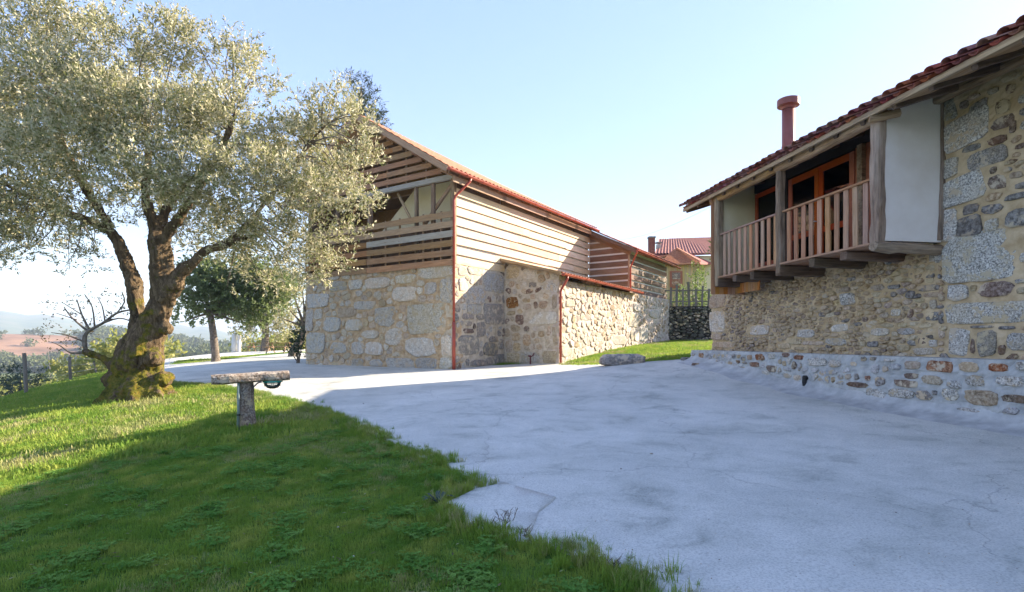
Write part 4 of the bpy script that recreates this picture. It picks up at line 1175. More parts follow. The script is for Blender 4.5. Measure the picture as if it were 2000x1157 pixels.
# canal tiles: pans (concave) and covers (convex), real tiles for the eave rows
def canal_tile_mesh(r0, r1, L, up=True):
    v = []; n = 7
    for (x, r_) in ((0, r0), (L, r1)):
        for th_, rr2 in ((0, r_), (1, r_-.014)):
            for k_ in range(n+1):
                a = math.pi*k_/n
                z = math.sin(a)*rr2*.8; y = math.cos(a)*rr2
                v.append((x, y, z if up else -z))
    m = n+1; f = []
    for k_ in range(n):
        f.append((k_, k_+1, 2*m+k_+1, 2*m+k_)); f.append((m+k_+1, m+k_, 3*m+k_, 3*m+k_+1)); f.append((k_+1, k_, m+k_, m+k_+1))
    return mesh_np('clay_tile', v, f, M['tile'], True)
cover_me = canal_tile_mesh(.085, .07, .46, True); pan_me = canal_tile_mesh(.07, .085, .46, False)
sx = (-N - UP*(-SL2)).normalized(); 
ex_ = (-N+UP*SL2).normalized(); ey_ = U.copy(); ez_ = ex_.cross(ey_).normalized()
if ez_.z < 0: ey_ = -ey_; ez_ = ex_.cross(ey_).normalized()
RT = Matrix((ex_, ey_, ez_)).transposed().to_4x4()
pitch_t = .24; ncol = int((UE+.05+3.2)/pitch_t)
r2 = random.Random(3)
for i in range(ncol):
    u_ = UE+.02-i*pitch_t
    for row in range(3 if i < 34 else 3):
        off = row*.36
        for kind in ('cover', 'pan'):
            uu = u_ if kind == 'cover' else u_-pitch_t/2
            nn2 = EN+.07-off-(0.03 if kind == 'pan' else 0)*(1)
            p = h(uu+r2.uniform(-.008,.008), nn2+r2.uniform(-.02,.02), 0); p.z = hz_(min(nn2, EN))+(.105 if kind == 'cover' else .075)+(EN-nn2 < 0)*-.03+row*.012+r2.uniform(-.006,.006)
            Mx = Matrix.Translation(p) @ RT @ Matrix.Rotation(R(r2.uniform(-2.5,2.5)), 4, 'Z') @ Matrix.Rotation(R(-3.0), 4, 'Y')
            if len([1]) and (i*6+row*2) < 2000:
                o = bpy.data.objects.new('tile', cover_me if kind == 'cover' else pan_me); link(o, hroof, Mx)
# the rest of the roof as a relief sheet
tile_sheet(lambda x, y, d: h(UE+.05-x, EN-1.0-y*.95, hz_(EN-1.0-y*.95)+.05+d), 60, 12, 20.0, 3.9, .09, M['tile'], 'roof_tiles', hroof)
tag(bpy.data.objects['roof_tiles.004'], kind='stuff')
tile_sheet(lambda x, y, d: h(UE+.05-3.2-6.5-x, EN-.0-y*.95, hz_(EN-y*.95)+.05+d), 60, 4, 10.4, 1.1, .09, M['tile'], 'roof_tiles', hroof)
tag(bpy.data.objects['roof_tiles.005'], kind='stuff')
tile_sheet(lambda x, y, d: h(UE+.05-x, RN-y*.95, hz_(RN-y*.95)+.05+d), 60, 12, 20.0, 4.7, .09, M['tile'], 'roof_tiles', hroof)
tag(bpy.data.objects['roof_tiles.006'], kind='stuff')
# eave lath, rafters, soffit boards
bar('eave_lath', h(-14, EN-.02, EZ2-.055), h(UE, EN-.02, EZ2-.055), .05, .06, M['old_wood_warm'], house, UP)
for i in range(22):
    u_ = UE-.12-i*.62
    oldbeam('rafter', h(u_, EN-.05, EZ2-.11+SL2*.05), h(u_+.02, -.2, EZ2-.11+SL2*(EN+.2)), .085, .11, M['dark_wood'], house, UP, .012, 6, .15, i)
# near part soffit: broad board along the eave over the near wall
bar('soffit_board', h(-13.5, 1.0, hz_(1.0)-.075), h(-.35, 1.0, hz_(1.0)-.075), .62, .03, M['old_wood_warm'], house, (N*SL2+UP).normalized())
oldbeam('wall_top_timber', h(-13.5, .22, 5.46), h(.1, .10, 5.46), .16, .14, M['old_wood'], house, UP, .015, 24, .2, 8)

# chimney flue
ch = MB(); cq = h(6.03, -1.6, 0)
ch.tube([cq+UP*6.0, cq+UP*8.0], .165, 20); M['flue'] = simple_mat('flue_paint', (.20,.065,.05), (.27,.09,.07), 3, .5, .1, .004, spec=.4)
chim = ch.build('chimney', M['flue'], house, True)
ch = MB(); ch.tube([cq+UP*8.02, cq+UP*8.10, cq+UP*8.11], [.17, .20, .28], 20); ch.tube([cq+UP*8.11, cq+UP*8.29], [.29, .29], 20); ch.build('chimney_cap', M['flue'], chim, False)
ch = MB(); ch.tube([cq+UP*6.95, cq+UP*6.98], .175, 20); ch.build('chimney_collar', M['flue'], chim, False)

# ---- balcony
BN = 1.14; BL = 4.9; FZ = 3.10
# white plastered near end wall (faces the camera)
mb = MB(); mb.hexa([h(-.09,.02,FZ+.02),h(-.09,BN-.07,FZ+.02),h(.02,BN-.07,FZ+.02),h(.02,.02,FZ+.02),h(-.09,.02,5.64),h(-.09,BN-.07,5.28),h(.02,BN-.07,5.28),h(.02,.02,5.64)])
mb.build('bay_end_wall', M['plaster_white'], house)
# grey frame posts round it
oldbeam('bay_post', h(-.03, BN+.0, FZ-.02), h(-.03, BN+.0, 5.16), .17, .2, M['old_wood'], house, N, .02, 12, .2, 31)
oldbeam('bay_post', h(-.1, .03, FZ+.05), h(-.1, -.02, 5.7), .07, .1, M['old_wood'], house, N, .02, 12, .2, 32)
oldbeam('sill_beam', h(-.04, -.05, FZ-.09), h(-.04, BN+.1, FZ-.08), .17, .17, M['old_wood'], house, UP, .03, 8, .3, 33)
# middle and far posts
oldbeam('balcony_post', h(2.42, BN+.02, FZ-.2), h(2.42, BN+.02, 5.1), .14, .16, M['old_wood'], house, N, .015, 12, .18, 34)
oldbeam('balcony_post', h(BL-.02, BN+.0, FZ-.22), h(BL-.02, BN, 5.1), .18, .2, M['old_wood'], house, N, .02, 12, .2, 35)
# head beam
oldbeam('head_beam', h(-.2, BN+.03, 5.13), h(2.5, BN+.03, 5.11), .16, .19, M['old_wood_warm'], house, UP, .02, 14, .2, 36)
oldbeam('head_beam', h(2.5, BN+.03, 5.11), h(BL+.3, BN+.03, 5.08), .15, .17, M['old_wood_warm'], house, UP, .02, 14, .2, 37)
oldbeam('beam_end', h(-.3, BN-.15, 5.13), h(-.08, BN+.2, 5.1), .14, .14, M['old_wood_warm'], house, UP, .03, 4, .3, 38)
# floor boards and floor joists
for i in range(7):
    bar('floor_board', h(0.02, .1+i*.16, FZ-.02), h(BL-.05, .1+i*.16, FZ-.02), .155, .03, M['baluster'], house, UP)
bar('floor_edge', h(.05, BN+.04, FZ-.012), h(BL-.1, BN+.04, FZ-.012), .09, .035, M['baluster'], house, UP)
for k_, (u_, hh) in enumerate(((.62,.15),(1.42,.17),(2.42,.21),(3.35,.19),(4.05,.15),(4.86,.2))):
    oldbeam('joist', h(u_, BN+.08, FZ-.045-hh/2), h(u_+.02, -.35, FZ-.05-hh/2), .16, hh, M['dark_wood'], house, UP, .008, 8, .1, 40+k_)
# handrail and balusters
bar('handrail', h(.06, BN-.0, 4.165), h(2.35, BN, 4.165), .075, .035, M['baluster'], house, UP)
bar('handrail', h(2.5, BN-.0, 4.165), h(BL-.08, BN, 4.165), .075, .035, M['baluster'], house, UP)
for (u0, u1, nb) in ((.15, 2.33, 10), (2.55, BL-.12, 10)):
    for i in range(nb):
        u_ = u0+(u1-u0)*(i+.35)/nb
        bar('baluster', h(u_, BN-.005+r2.uniform(-.004,.004), FZ+.0), h(u_+r2.uniform(-.008,.008), BN-.005, 4.147), .022, .105, M['baluster'], house, U)
# far end wall: cream inside, orange cladding outside
mb = MB(); mb.hexa([h(BL-.03,.0,FZ-.02),h(BL-.03,BN-.08,FZ-.02),h(BL+.05,BN-.08,FZ-.02),h(BL+.05,.0,FZ-.02),h(BL-.03,.0,5.55),h(BL-.03,BN-.08,5.2),h(BL+.05,BN-.08,5.2),h(BL+.05,.0,5.55)])
mb.build('bay_far_wall', M['plaster_cream'], house)
for i in range(10):
    n_ = BN+.10-i*.115
    bar('cladding_board', h(BL+.11, n_, FZ-.42), h(BL+.11, n_, 5.2+(BN-n_)*.3), .02, .11, M['clad'], house, N)
for i in range(11):
    u_ = BL+.06-i*.095
    bar('skirt_board', h(u_, .62+.0, FZ-.40), h(u_, .62, FZ-.16), .02, .078, M['clad'], house, U)
# balcony back wall: cream plaster, window with curtain, double doors
BW = .2
def qbox(name, u0, u1, n0, n1, z0, z1, mat, parent=None):
    mb = MB(); mb.hexa([h(u0,n0,z0),h(u0,n1,z0),h(u1,n1,z0),h(u1,n0,z0),h(u0,n0,z1),h(u0,n1,z1),h(u1,n1,z1),h(u1,n0,z1)])
    return mb.build(name, M[mat], parent or house)
qbox('back_plaster', 0.02, 1.02, BW-.15, BW, FZ, 5.55, 'plaster_cream')
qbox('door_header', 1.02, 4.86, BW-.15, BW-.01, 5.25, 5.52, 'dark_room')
qbox('mid_post', 1.02, 1.14, BW-.12, BW+.03, FZ, 5.25, 'door_red')
qbox('dark_post', 1.30, 1.42, BW-.1, BW+.06, FZ, 5.25, 'old_wood')
qbox('door_side_panel', 1.14, 1.56, BW-.12, BW-.03, FZ, 5.25, 'door_red')
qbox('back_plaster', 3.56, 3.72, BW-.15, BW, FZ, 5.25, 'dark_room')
def leaf_door(u0, u1, name):
    d = qbox(name, u0, u0+.12, BW-.05, BW+.0, FZ+.02, 5.2, 'door_red')
    for a in ((u1-.12, u1, FZ+.02, 5.2), (u0+.12, u1-.12, 5.06, 5.2), (u0+.12, u1-.12, FZ+.02, FZ+.22), (u0+.12, u1-.12, 3.78, 3.9)):
        qbox('door_rail', a[0], a[1], BW-.052, BW-.002, a[2], a[3], 'door_red', d)
    qbox('pane', u0+.12, u1-.12, BW-.03, BW-.024, 3.9, 5.06, 'glass', d)
    qbox('pane', u0+.12, u1-.12, BW-.03, BW-.024, FZ+.22, 3.78, 'glass', d)
    return d
d1 = leaf_door(1.56, 2.53, 'door'); d2 = leaf_door(2.54, 3.52, 'door')
mb = MB(); kq = h(2.60, BW+.03, 4.05); mb.tube([kq-N*.03, kq+N*.02], .012, 8); mb.tube([kq+N*.02, kq+N*.02+U*.1], .01, 8); mb.build('door_handle', M['white_plastic'], d2)
win = qbox('window', 3.72, 3.8, BW-.05, BW+.01, 3.35, 5.2, 'door_red')
qbox('window_frame', 4.72, 4.8, BW-.05, BW+.01, 3.35, 5.2, 'door_red', win); qbox('window_frame', 3.8, 4.72, BW-.05, BW+.01, 5.1, 5.2, 'door_red', win)
qbox('window_frame', 3.8, 4.72, BW-.05, BW+.01, 3.35, 3.44, 'door_red', win)
qbox('pane', 3.8, 4.72, BW-.03, BW-.024, 3.44, 5.1, 'glass', win)
qbox('back_plaster', 3.72, 4.86, BW-.15, BW-.06, FZ, 3.35, 'plaster_cream')
def curtain(u0, u1, z0, z1, n_):
    v = []; f = []; k_ = 28
    for i in range(k_+1):
        u_ = u0+(u1-u0)*i/k_; d = .03*math.sin(i*1.35)+.012*math.sin(i*2.9)
        v.append(h(u_, n_+d, z0)); v.append(h(u_, n_+d*.7, z1))
    for i in range(k_): f.append((2*i, 2*i+2, 2*i+3, 2*i+1))
    return obj_world('curtain', v, f, M['curtain'], win, True)
curtain(3.84, 4.3, 3.42, 5.12, BW-.12); curtain(4.55, 4.72, 3.42, 5.12, BW-.12)
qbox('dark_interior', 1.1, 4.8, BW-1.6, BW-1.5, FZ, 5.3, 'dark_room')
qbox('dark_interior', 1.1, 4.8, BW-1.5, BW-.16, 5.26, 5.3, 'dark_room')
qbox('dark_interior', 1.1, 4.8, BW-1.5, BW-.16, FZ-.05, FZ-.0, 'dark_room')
print('house done')

# ================================================================== foliage tools
def leaves(P, D, L, W, rs, droop=.0):
    """P base points, D unit directions, L lengths, W widths -> verts, quads (folded leaf shapes)"""
    n = len(P)
    rnd = rs.normal(size=(n, 3)); side = np.cross(D, rnd); side /= np.linalg.norm(side, axis=1, keepdims=True)+1e-9
    nrm = np.cross(side, D)
    L = L[:, None]; W = W[:, None]
    a = P; mid = P + D*L*.5
    l = mid + side*W*.5 + nrm*W*.12; r_ = mid - side*W*.5 + nrm*W*.12; tip = P + D*L
    v = np.stack([a, l, tip, r_], 1).reshape(-1, 3)
    f = np.arange(n*4).reshape(-1, 4)
    return v, f

def crown(clusters, per_m3, twig_len, n_leaf, leaf_len, leaf_w, seed, up=.45, shell=.55, out=.8, sizevar=.25, clump=0):
    rs = np.random.default_rng(seed); PP = []; DD = []
    for (c, r_) in clusters:
        r3 = np.array(r_ if hasattr(r_, '__len__') else (r_, r_, r_*.85))
        n = int(per_m3*r3[0]*r3[1]*r3[2]*4.19)
        u = rs.normal(size=(n, 3)); u /= np.linalg.norm(u, axis=1, keepdims=True)
        rad = shell+(1-shell)*rs.random(n)**.8; inner = rs.random(n) < .3; rad[inner] *= rs.random(inner.sum())**.5
        # uneven outline
        wob = 1+.28*np.sin(u[:,0]*5+seed)*np.sin(u[:,1]*4+seed*2)*np.sin(u[:,2]*6+1) + .10*rs.normal(size=n)
        p = np.array(c)+u*rad[:, None]*r3*wob[:, None]
        d = u*out+np.array([0, 0, up])+rs.normal(size=(n, 3))*.45; d /= np.linalg.norm(d, axis=1, keepdims=True)
        if clump:
            nz = np.array([mnoise.noise(Vector((a*clump, b_*clump, c_*clump))) for a, b_, c_ in p]); kp = nz > rs.uniform(-.22, .05, n)
            p = p[kp]; d = d[kp]
        PP.append(p); DD.append(d)
    P = np.concatenate(PP); D = np.concatenate(DD); n = len(P)
    # leaves along each twig
    k = n_leaf; t = np.tile(np.linspace(.08, 1, k), n)*twig_len
    Pb = np.repeat(P, k, 0); Db = np.repeat(D, k, 0)
    q = Pb+Db*t[:, None]+rs.normal(size=(n*k, 3))*twig_len*.06
    ld = Db*.75+rs.normal(size=(n*k, 3))*.55; ld /= np.linalg.norm(ld, axis=1, keepdims=True)
    L = leaf_len*(1+sizevar*rs.normal(size=n*k)).clip(.5, 1.6); W = leaf_w*(1+sizevar*rs.normal(size=n*k)).clip(.5, 1.6)
    return leaves(q, ld, L, W, rs)

def pxp(px, py, y):
    """world point seen at picture position, at forward distance y"""
    return Vector(((px-PX0)/F*y, y, CAMZ+(PY0-py)/F*y))

def limb_geo(mb, pts, k=4, n=10, rough=.25, seed=0):
    sp = smooth_path(pts, k)
    mb.tube([p[:3] for p in sp], [max(.006, p[3]) for p in sp], n, rough=rough, seed=seed)

def add_tree(name, label, cat, base, trunk_pts, limbs, clusters, mat_leaf, mat_bark, cr, group=None, remesh=0, n=9):
    t = thing(name, label, cat, base, group)
    mb = MB()
    for i, l in enumerate([trunk_pts]+limbs): limb_geo(mb, l, 4, n if i == 0 else 7, .25, i+3)
    tr = mb.build('trunk', mat_bark, t, True)
    if remesh:
        m = tr.modifiers.new('fuse', 'REMESH'); m.mode = 'VOXEL'; m.voxel_size = remesh; m.use_smooth_shade = True
    v, f = crown(clusters, **cr)
    obj_world('crown', v, f, mat_leaf, t)
    return t, tr

# ================================================================== OLIVE TREE
TY = 13.5
base = G(268, 778); TY = base.y; k0 = TY/13.5
print('olive base', base)
def op(px, py, dy, r_=None):
    p = pxp(px, py, TY+dy)
    return (p.x, p.y, p.z) if r_ is None else (p.x, p.y, p.z, r_*(.83 if r_ > .1 else 1))
olive = thing('olive_tree', 'large old tree with silvery green crown and thick mossy forked trunk on the lawn', 'tree', base)
mb = MB()
# two stems and the swollen base
limb_geo(mb, [op(282,800,0,.78),op(278,770,0,.66),op(272,730,0,.62),op(276,690,.05,.60),op(296,645,.05,.46),op(312,600,0,.36),op(316,550,0,.33),op(312,500,0,.32),op(308,470,0,.27)], 5, 20, .35, 1)
limb_geo(mb, [op(250,780,.1,.45),op(250,730,.1,.48),op(262,680,.1,.34),op(268,620,.15,.24),op(262,560,.15,.24),op(246,515,.1,.20),op(232,478,.1,.17),op(218,450,0,.13)], 5, 14, .35, 2)
# right stem out of the main one
limb_geo(mb, [op(322,590,-.05,.3),op(338,560,-.1,.27),op(352,535,-.15,.2),op(378,512,-.2,.14),op(400,492,-.25,.11),op(440,478,-.3,.09),op(500,460,-.4,.06)], 5, 12, .3, 3)
# root flare
for i, (ax, ay, az_, r0) in enumerate(((200,795,-.5,.16),(225,800,-.7,.2),(262,803,-.8,.2),(305,795,-.6,.2),(330,780,-.2,.17),(215,770,.3,.2),(320,765,.5,.2))):
    q = op(ax, ay, az_); g_ = gz(Vector(q))
    c0 = op(272, 745, 0)
    limb_geo(mb, [(c0[0]+(q[0]-c0[0])*.2, c0[1]+(q[1]-c0[1])*.2, g_+.55, .34), (c0[0]+(q[0]-c0[0])*.6, c0[1]+(q[1]-c0[1])*.6, g_+.24, .28), (q[0], q[1], g_+.02, r0), (q[0]+(q[0]-c0[0])*.35, q[1]+(q[1]-c0[1])*.35, g_-.1, .06)], 4, 10, .4, 20+i)
# burrs
for i, (ax, ay, dy, r0) in enumerate(((225,742,-.1,.30),(262,760,-.5,.28),(318,740,-.25,.22),(300,700,-.35,.24),(345,556,-.15,.2),(240,700,-.1,.26),(322,640,-.1,.2),(285,775,-.55,.25),(232,772,-.4,.26))):
    q = Vector(op(ax, ay, dy)); mb.tube([q-UP*r0*.9, q-UP*r0*.6, q, q+UP*r0*.6, q+UP*r0*.9], [r0*.3, r0*.8, r0, r0*.75, r0*.25], 10, rough=.5, seed=i+40)
# low side limb on the left
limb_geo(mb, [op(235,735,0,.26),op(218,712,-.1,.15),op(200,700,-.15,.11),(op(180,692,-.2,.085)),op(166,686,-.2,.075)], 4, 10, .3, 5)
limb_geo(mb, [op(308,480,0,.25),op(300,440,.1,.18),op(285,380,.2,.13),op(290,300,.2,.08),op(280,220,.1,.05)], 4, 10, .3, 6)
limb_geo(mb, [op(310,485,0,.22),op(340,440,-.2,.15),op(380,380,-.3,.11),op(430,300,-.3,.08),op(460,220,-.2,.05)], 4, 10, .3, 7)
limb_geo(mb, [op(225,465,.1,.16),op(200,420,0,.12),op(150,340,-.1,.09),op(110,250,-.2,.06),op(90,150,0,.04)], 4, 10, .3, 8)
limb_geo(mb, [op(218,455,.1,.13),op(170,430,.3,.1),op(90,400,.3,.07),op(10,360,.3,.05)], 4, 10, .3, 9)
limb_geo(mb, [op(440,478,-.3,.09),op(490,430,-.2,.07),op(540,370,0,.055),op(590,300,.1,.045),op(640,240,.1,.03)], 4, 8, .3, 10)
limb_geo(mb, [op(308,470,0,.2),op(330,400,.6,.12),op(400,330,1.0,.08),op(470,280,1.2,.05)], 4, 8, .3, 11)
trunk = mb.build('trunk', M['moss_bark'], olive, True)
m = trunk.modifiers.new('fuse', 'REMESH'); m.mode = 'VOXEL'; m.voxel_size = .035; m.use_smooth_shade = True
tx = bpy.data.textures.new('bark_relief', 'CLOUDS'); tx.noise_scale = .22; tx.noise_depth = 4
m = trunk.modifiers.new('relief', 'DISPLACE'); m.texture = tx; m.texture_coords = 'LOCAL'; m.strength = .12; m.mid_level = .5
tx2 = bpy.data.textures.new('bark_fine', 'CLOUDS'); tx2.noise_scale = .06; tx2.noise_depth = 3
m = trunk.modifiers.new('fine', 'DISPLACE'); m.texture = tx2; m.texture_coords = 'LOCAL'; m.strength = .06; m.mid_level = .5
CL = [(60,80,1.2,0),(160,50,1.0,.5),(0,160,1.2,0),(-90,250,1.5,0),(120,170,1.2,-1),(240,105,1.1,0),(340,90,.95,-.3),(350,55,.5,-.2),(440,120,.95,.3),(470,90,.5,.2),(505,160,.75,0),(230,230,1.3,-1.3),
 (330,230,1.2,-1.2),(440,230,1.1,-.8),(560,280,1.0,0),(630,235,.85,.3),(690,240,.7,.3),(655,190,.6,.4),(705,310,.6,0),(690,390,.75,-.2),(600,370,1.0,-.7),(500,350,1.1,-1),(400,350,1.1,-1.3),
 (290,340,1.1,-1.5),(150,290,1.3,-1.2),(50,320,1.4,-.5),(-60,400,1.3,0),(50,420,1.05,.2),(150,410,1.0,-.6),(610,455,.8,-.3),(540,465,.85,-.6),(455,450,.9,-.6),(630,500,.45,-.2),
 (570,520,.55,0),(385,480,.5,-.3),(480,510,.6,0),(100,470,.6,.5),(185,505,.45,1),(720,380,.35,-.1),(20,470,.7,.6),(-20,500,.6,.5),(130,520,.3,.6),(60,495,.35,.4),
 (200,200,1.6,2.2),(400,240,1.5,2.2),(550,330,1.2,1.8),(50,250,1.6,2.2),(300,380,1.2,2.2),(600,280,1.0,1.4),(420,420,.9,1.0),(650,340,.9,1.0),(140,440,.7,1.5),(30,20,.7,.2),(215,15,.35,0),(100,15,.5,0),(640,545,.3,0),(430,500,.6,.2),(520,540,.5,0),(600,540,.45,0),(560,570,.3,.1),(650,510,.45,-.1),(350,465,.5,.6),(690,460,.45,0),(10,490,.5,.3),(735,300,.4,0),(450,560,.3,.3)]
cls = [(np.array(op(px, py, dy)), r_*.93) for px, py, r_, dy in CL]
v, f = crown(cls, per_m3=150, twig_len=.30, n_leaf=13, leaf_len=.10, leaf_w=.033, seed=4, up=.6, shell=.4, out=.6, clump=1.9, sizevar=.3)
open('/tmp/leaves.txt','w').write(str(len(f))) if False else None
crn = obj_world('crown', v, f, M['olive_leaf'], olive)
# branches inside the crown
mb = MB(); rb = random.Random(8)
roots = [op(285,380,.2),op(380,380,-.3),op(150,340,-.1),op(90,400,.3),op(540,370,0),op(430,300,-.3),op(290,300,.2),op(590,300,.1),op(490,430,-.2),op(110,250,-.2)]
for line in ([op(308,480,0),op(300,440,.1),op(285,380,.2),op(290,300,.2),op(280,220,.1)],[op(310,485,0),op(340,440,-.2),op(380,380,-.3),op(430,300,-.3),op(460,220,-.2)],
             [op(225,465,.1),op(200,420,0),op(150,340,-.1),op(110,250,-.2),op(90,150,0)],[op(218,455,.1),op(170,430,.3),op(90,400,.3),op(10,360,.3)],
             [op(440,478,-.3),op(490,430,-.2),op(540,370,0),op(590,300,.1),op(640,240,.1)],[op(308,470,0),op(330,400,.6),op(400,330,1.0),op(470,280,1.2)]):
    for a_, b__ in zip(line, line[1:]):
        for t_ in (.15,.35,.55,.75,.95): roots.append(tuple(Vector(a_).lerp(Vector(b__), t_)))
for c, r_ in cls:
    c = Vector(c); q = min(roots, key=lambda z: (Vector(z)-c).length); q = Vector(q)
    for j in range(2):
        q = min(roots, key=lambda z: (Vector(z)-c).length+rb.uniform(0, .9)); q = Vector(q)
        e = c+Vector((rb.uniform(-1,1), rb.uniform(-1,1), rb.uniform(-.4,1)))*r_*.5
        mid = q.lerp(e, .5)+Vector((rb.uniform(-.25,.25), rb.uniform(-.25,.25), rb.uniform(-.1,.3)))
        limb_geo(mb, [(*q, .024), (*mid, .015), (*e, .004)], 3, 5, .2, j)
mb.build('branch', M['bark'], olive, True)

# bare scrubby side branch on the left with a few leaves
mb = MB(); tips = []
for pts in ([(168,688,.06),(165,665,.055),(172,648,.045),(200,632,.035),(228,612,.03),(252,606,.02)],
            [(200,632,.03),(232,622,.02),(256,628,.015)],[(228,612,.02),(243,590,.018),(238,570,.012)],
            [(172,648,.03),(140,620,.02),(125,600,.012)],[(175,646,.03),(160,615,.02),(150,585,.012)],[(185,640,.025),(180,600,.018),(165,575,.01)],
            [(205,630,.02),(200,600,.014),(190,580,.008)],[(165,668,.03),(130,655,.016),(100,650,.008)],[(168,688,.05),(140,690,.03),(118,676,.015),(100,668,.008)],
            [(160,615,.015),(120,590,.008)],[(150,625,.014),(110,612,.008)]):
    limb_geo(mb, [op(a, b_, -.2, c) for a, b_, c in pts], 3, 6, .3, int(pts[0][0]))
    for a, b_, c in pts[1:]: tips.append((np.array(op(a, b_, -.2)), .34))
mb.build('side_branch', M['bark'], olive, True)
v, f = crown([(c, r_) for c, r_ in tips], per_m3=38, twig_len=.16, n_leaf=5, leaf_len=.06, leaf_w=.03, seed=14, up=.2, shell=.3)
obj_world('side_leaves', v, f, M['autumn_leaf'], olive)
print('olive done')

# ================================================================== trees and bushes behind
def simple_tree(name, label, px, py_base, y, trunk_h, r0, clusters, leafm, cr, lean=0, group=None, bark='bark', fork=None):
    bs = G(px, py_base) if y is None else Vector(((px-PX0)/F*y, y, 0))
    if y is not None: bs.z = gz(bs)
    y = bs.y
    top = Vector((bs.x+lean, bs.y, bs.z+trunk_h))
    cls = []
    for (cx, cy, rpx, dy) in clusters:
        p = pxp(cx, cy, y+dy); cls.append((np.array(p), rpx*y/F))
    mid = bs.lerp(top, .5)+Vector((r0*.3, 0, 0))
    limbs = []
    for c, r_ in cls:
        c = Vector(c); limbs.append([(*top.lerp(bs, .12), r0*.42), (*(top.lerp(c, .5)+Vector((0,0,-.15))), r0*.2), (*c, r0*.05)])
    tr = [(bs.x, bs.y, bs.z-.15, r0*1.35), (bs.x, bs.y, bs.z+.2, r0*1.05), (*mid, r0*.9), (*top, r0*.75)]
    return add_tree(name, label, 'tree', bs, tr, limbs, cls, M[leafm], M[bark], cr, group)

CRM = dict(per_m3=46, twig_len=.35, n_leaf=9, leaf_len=.17, leaf_w=.10, seed=31, up=.2, shell=.3)
simple_tree('young_tree', 'small leafy green tree on the grass strip between the two road bends', 421, 703, 29, 3.0, .2,
  [(375,560,36,0),(400,590,30,-.3),(420,545,45,0),(460,570,38,0),(490,600,34,-.3),(520,560,38,.3),(440,610,26,0),(365,600,22,0),(355,630,14,0),(540,590,28,0),(500,640,14,0),(510,540,40,.5),(470,535,40,.6),(390,530,36,.6),(350,585,20,0),(550,560,30,.4),(430,590,34,.6),(480,580,36,.5),(500,620,26,0),(385,620,18,0)],
  'green_leaf', CRM, -.35)
simple_tree('orchard_tree', 'grey green tree with straight brown trunk beyond the road, left of the picnic tables', 517, 684, 44, 3.0, .3,
  [(500,630,26,0),(530,600,36,1),(560,640,30,0),(480,610,30,0),(540,560,40,2),(470,650,16,0)], 'olive_leaf', dict(per_m3=26, twig_len=.45, n_leaf=9, leaf_len=.22, leaf_w=.09, seed=32, up=.2, shell=.4))
simple_tree('orchard_tree', 'forked tree whose trunk shows just left of the barn corner', 572, 690, 33, 2.1, .26,
  [(590,560,30,0),(560,600,26,0),(610,600,22,0),(560,545,34,0),(600,520,34,0),(545,620,16,0)], 'olive_leaf', dict(per_m3=40, twig_len=.4, n_leaf=9, leaf_len=.16, leaf_w=.06, seed=33, up=.2, shell=.4), .8)
# dark conifer behind the barn
p0 = pxp(705, 300, 34); bs = Vector((p0.x, p0.y, gz(p0)))
cls = [(np.array(pxp(px, py, 34+dy)), r_) for px, py, r_, dy in ((690,155,.55,0),(705,175,.9,0),(715,205,1.0,0),(700,240,1.5,0),(720,250,1.1,0),(690,300,2.0,0),(705,370,2.2,0),(725,330,1.0,0),(690,440,2.3,.5))]
add_tree('conifer', 'dark conifer whose tip shows above the olive crown, behind the barn', 'tree', bs,
  [(bs.x,bs.y,bs.z-.2,.4),(bs.x,bs.y,bs.z+6,.3),(bs.x,bs.y,17.5,.06)], [], cls, M['conifer'], M['bark'], dict(per_m3=26, twig_len=.5, n_leaf=12, leaf_len=.2, leaf_w=.045, seed=34, up=.1, shell=.3))

def bush(name, label, px, py, y, blobs, leafm, cr, cat='bush', group=None, stems=5):
    p = Vector(((px-PX0)/F*y, y, 0)); p.z = gz(p)
    t = thing(name, label, cat, p, group)
    cls = [(np.array(pxp(a, b_, y+dy)), r_*y/F) for a, b_, r_, dy in blobs]
    v, f = crown(cls, **cr); obj_world('foliage', v, f, M[leafm], t)
    mb = MB(); r_ = random.Random(int(px))
    for c, rr in cls:
        c = Vector(c); limb_geo(mb, [(p.x+r_.uniform(-.1,.1), p.y, p.z-.05, .035), (*p.lerp(c, .5), .025), (*c, .01)], 3, 5, .2, 1)
    mb.build('stem', M['bark'], t, True)
    return t
bush('laurel_bush', 'dense dark green bush against the left corner of the stone barn', 582, 705, 24.6,
  [(582,655,17,0),(575,675,15,0),(588,685,15,0),(585,640,12,0),(570,690,10,0),(592,665,10,-.2)], 'dark_leaf', dict(per_m3=260, twig_len=.16, n_leaf=9, leaf_len=.09, leaf_w=.04, seed=41, up=.3, shell=.3))
bush('blue_green_bush', 'round blue green bush beyond the leftmost fence post', 38, 745, 26,
  [(40,745,38,0),(20,760,30,0),(62,755,25,0),(40,720,20,.5)], 'scrub_blue', dict(per_m3=40, twig_len=.25, n_leaf=9, leaf_len=.12, leaf_w=.05, seed=42, up=.3, shell=.4))
bush('garden_bush', 'sunlit yellow green bush behind the picket fence beside the house corner', 1362, 560, 33.5,
  [(1362,545,16,0),(1370,575,14,0),(1358,520,8,0),(1378,530,12,.5),(1366,600,12,0),(1352,566,9,-.3),(1310,592,13,1),(1328,585,12,1.2),(1342,596,12,.8),(1300,575,8,1)], 'yellow_leaf', dict(per_m3=90, twig_len=.2, n_leaf=9, leaf_len=.11, leaf_w=.06, seed=43, up=.3, shell=.3))
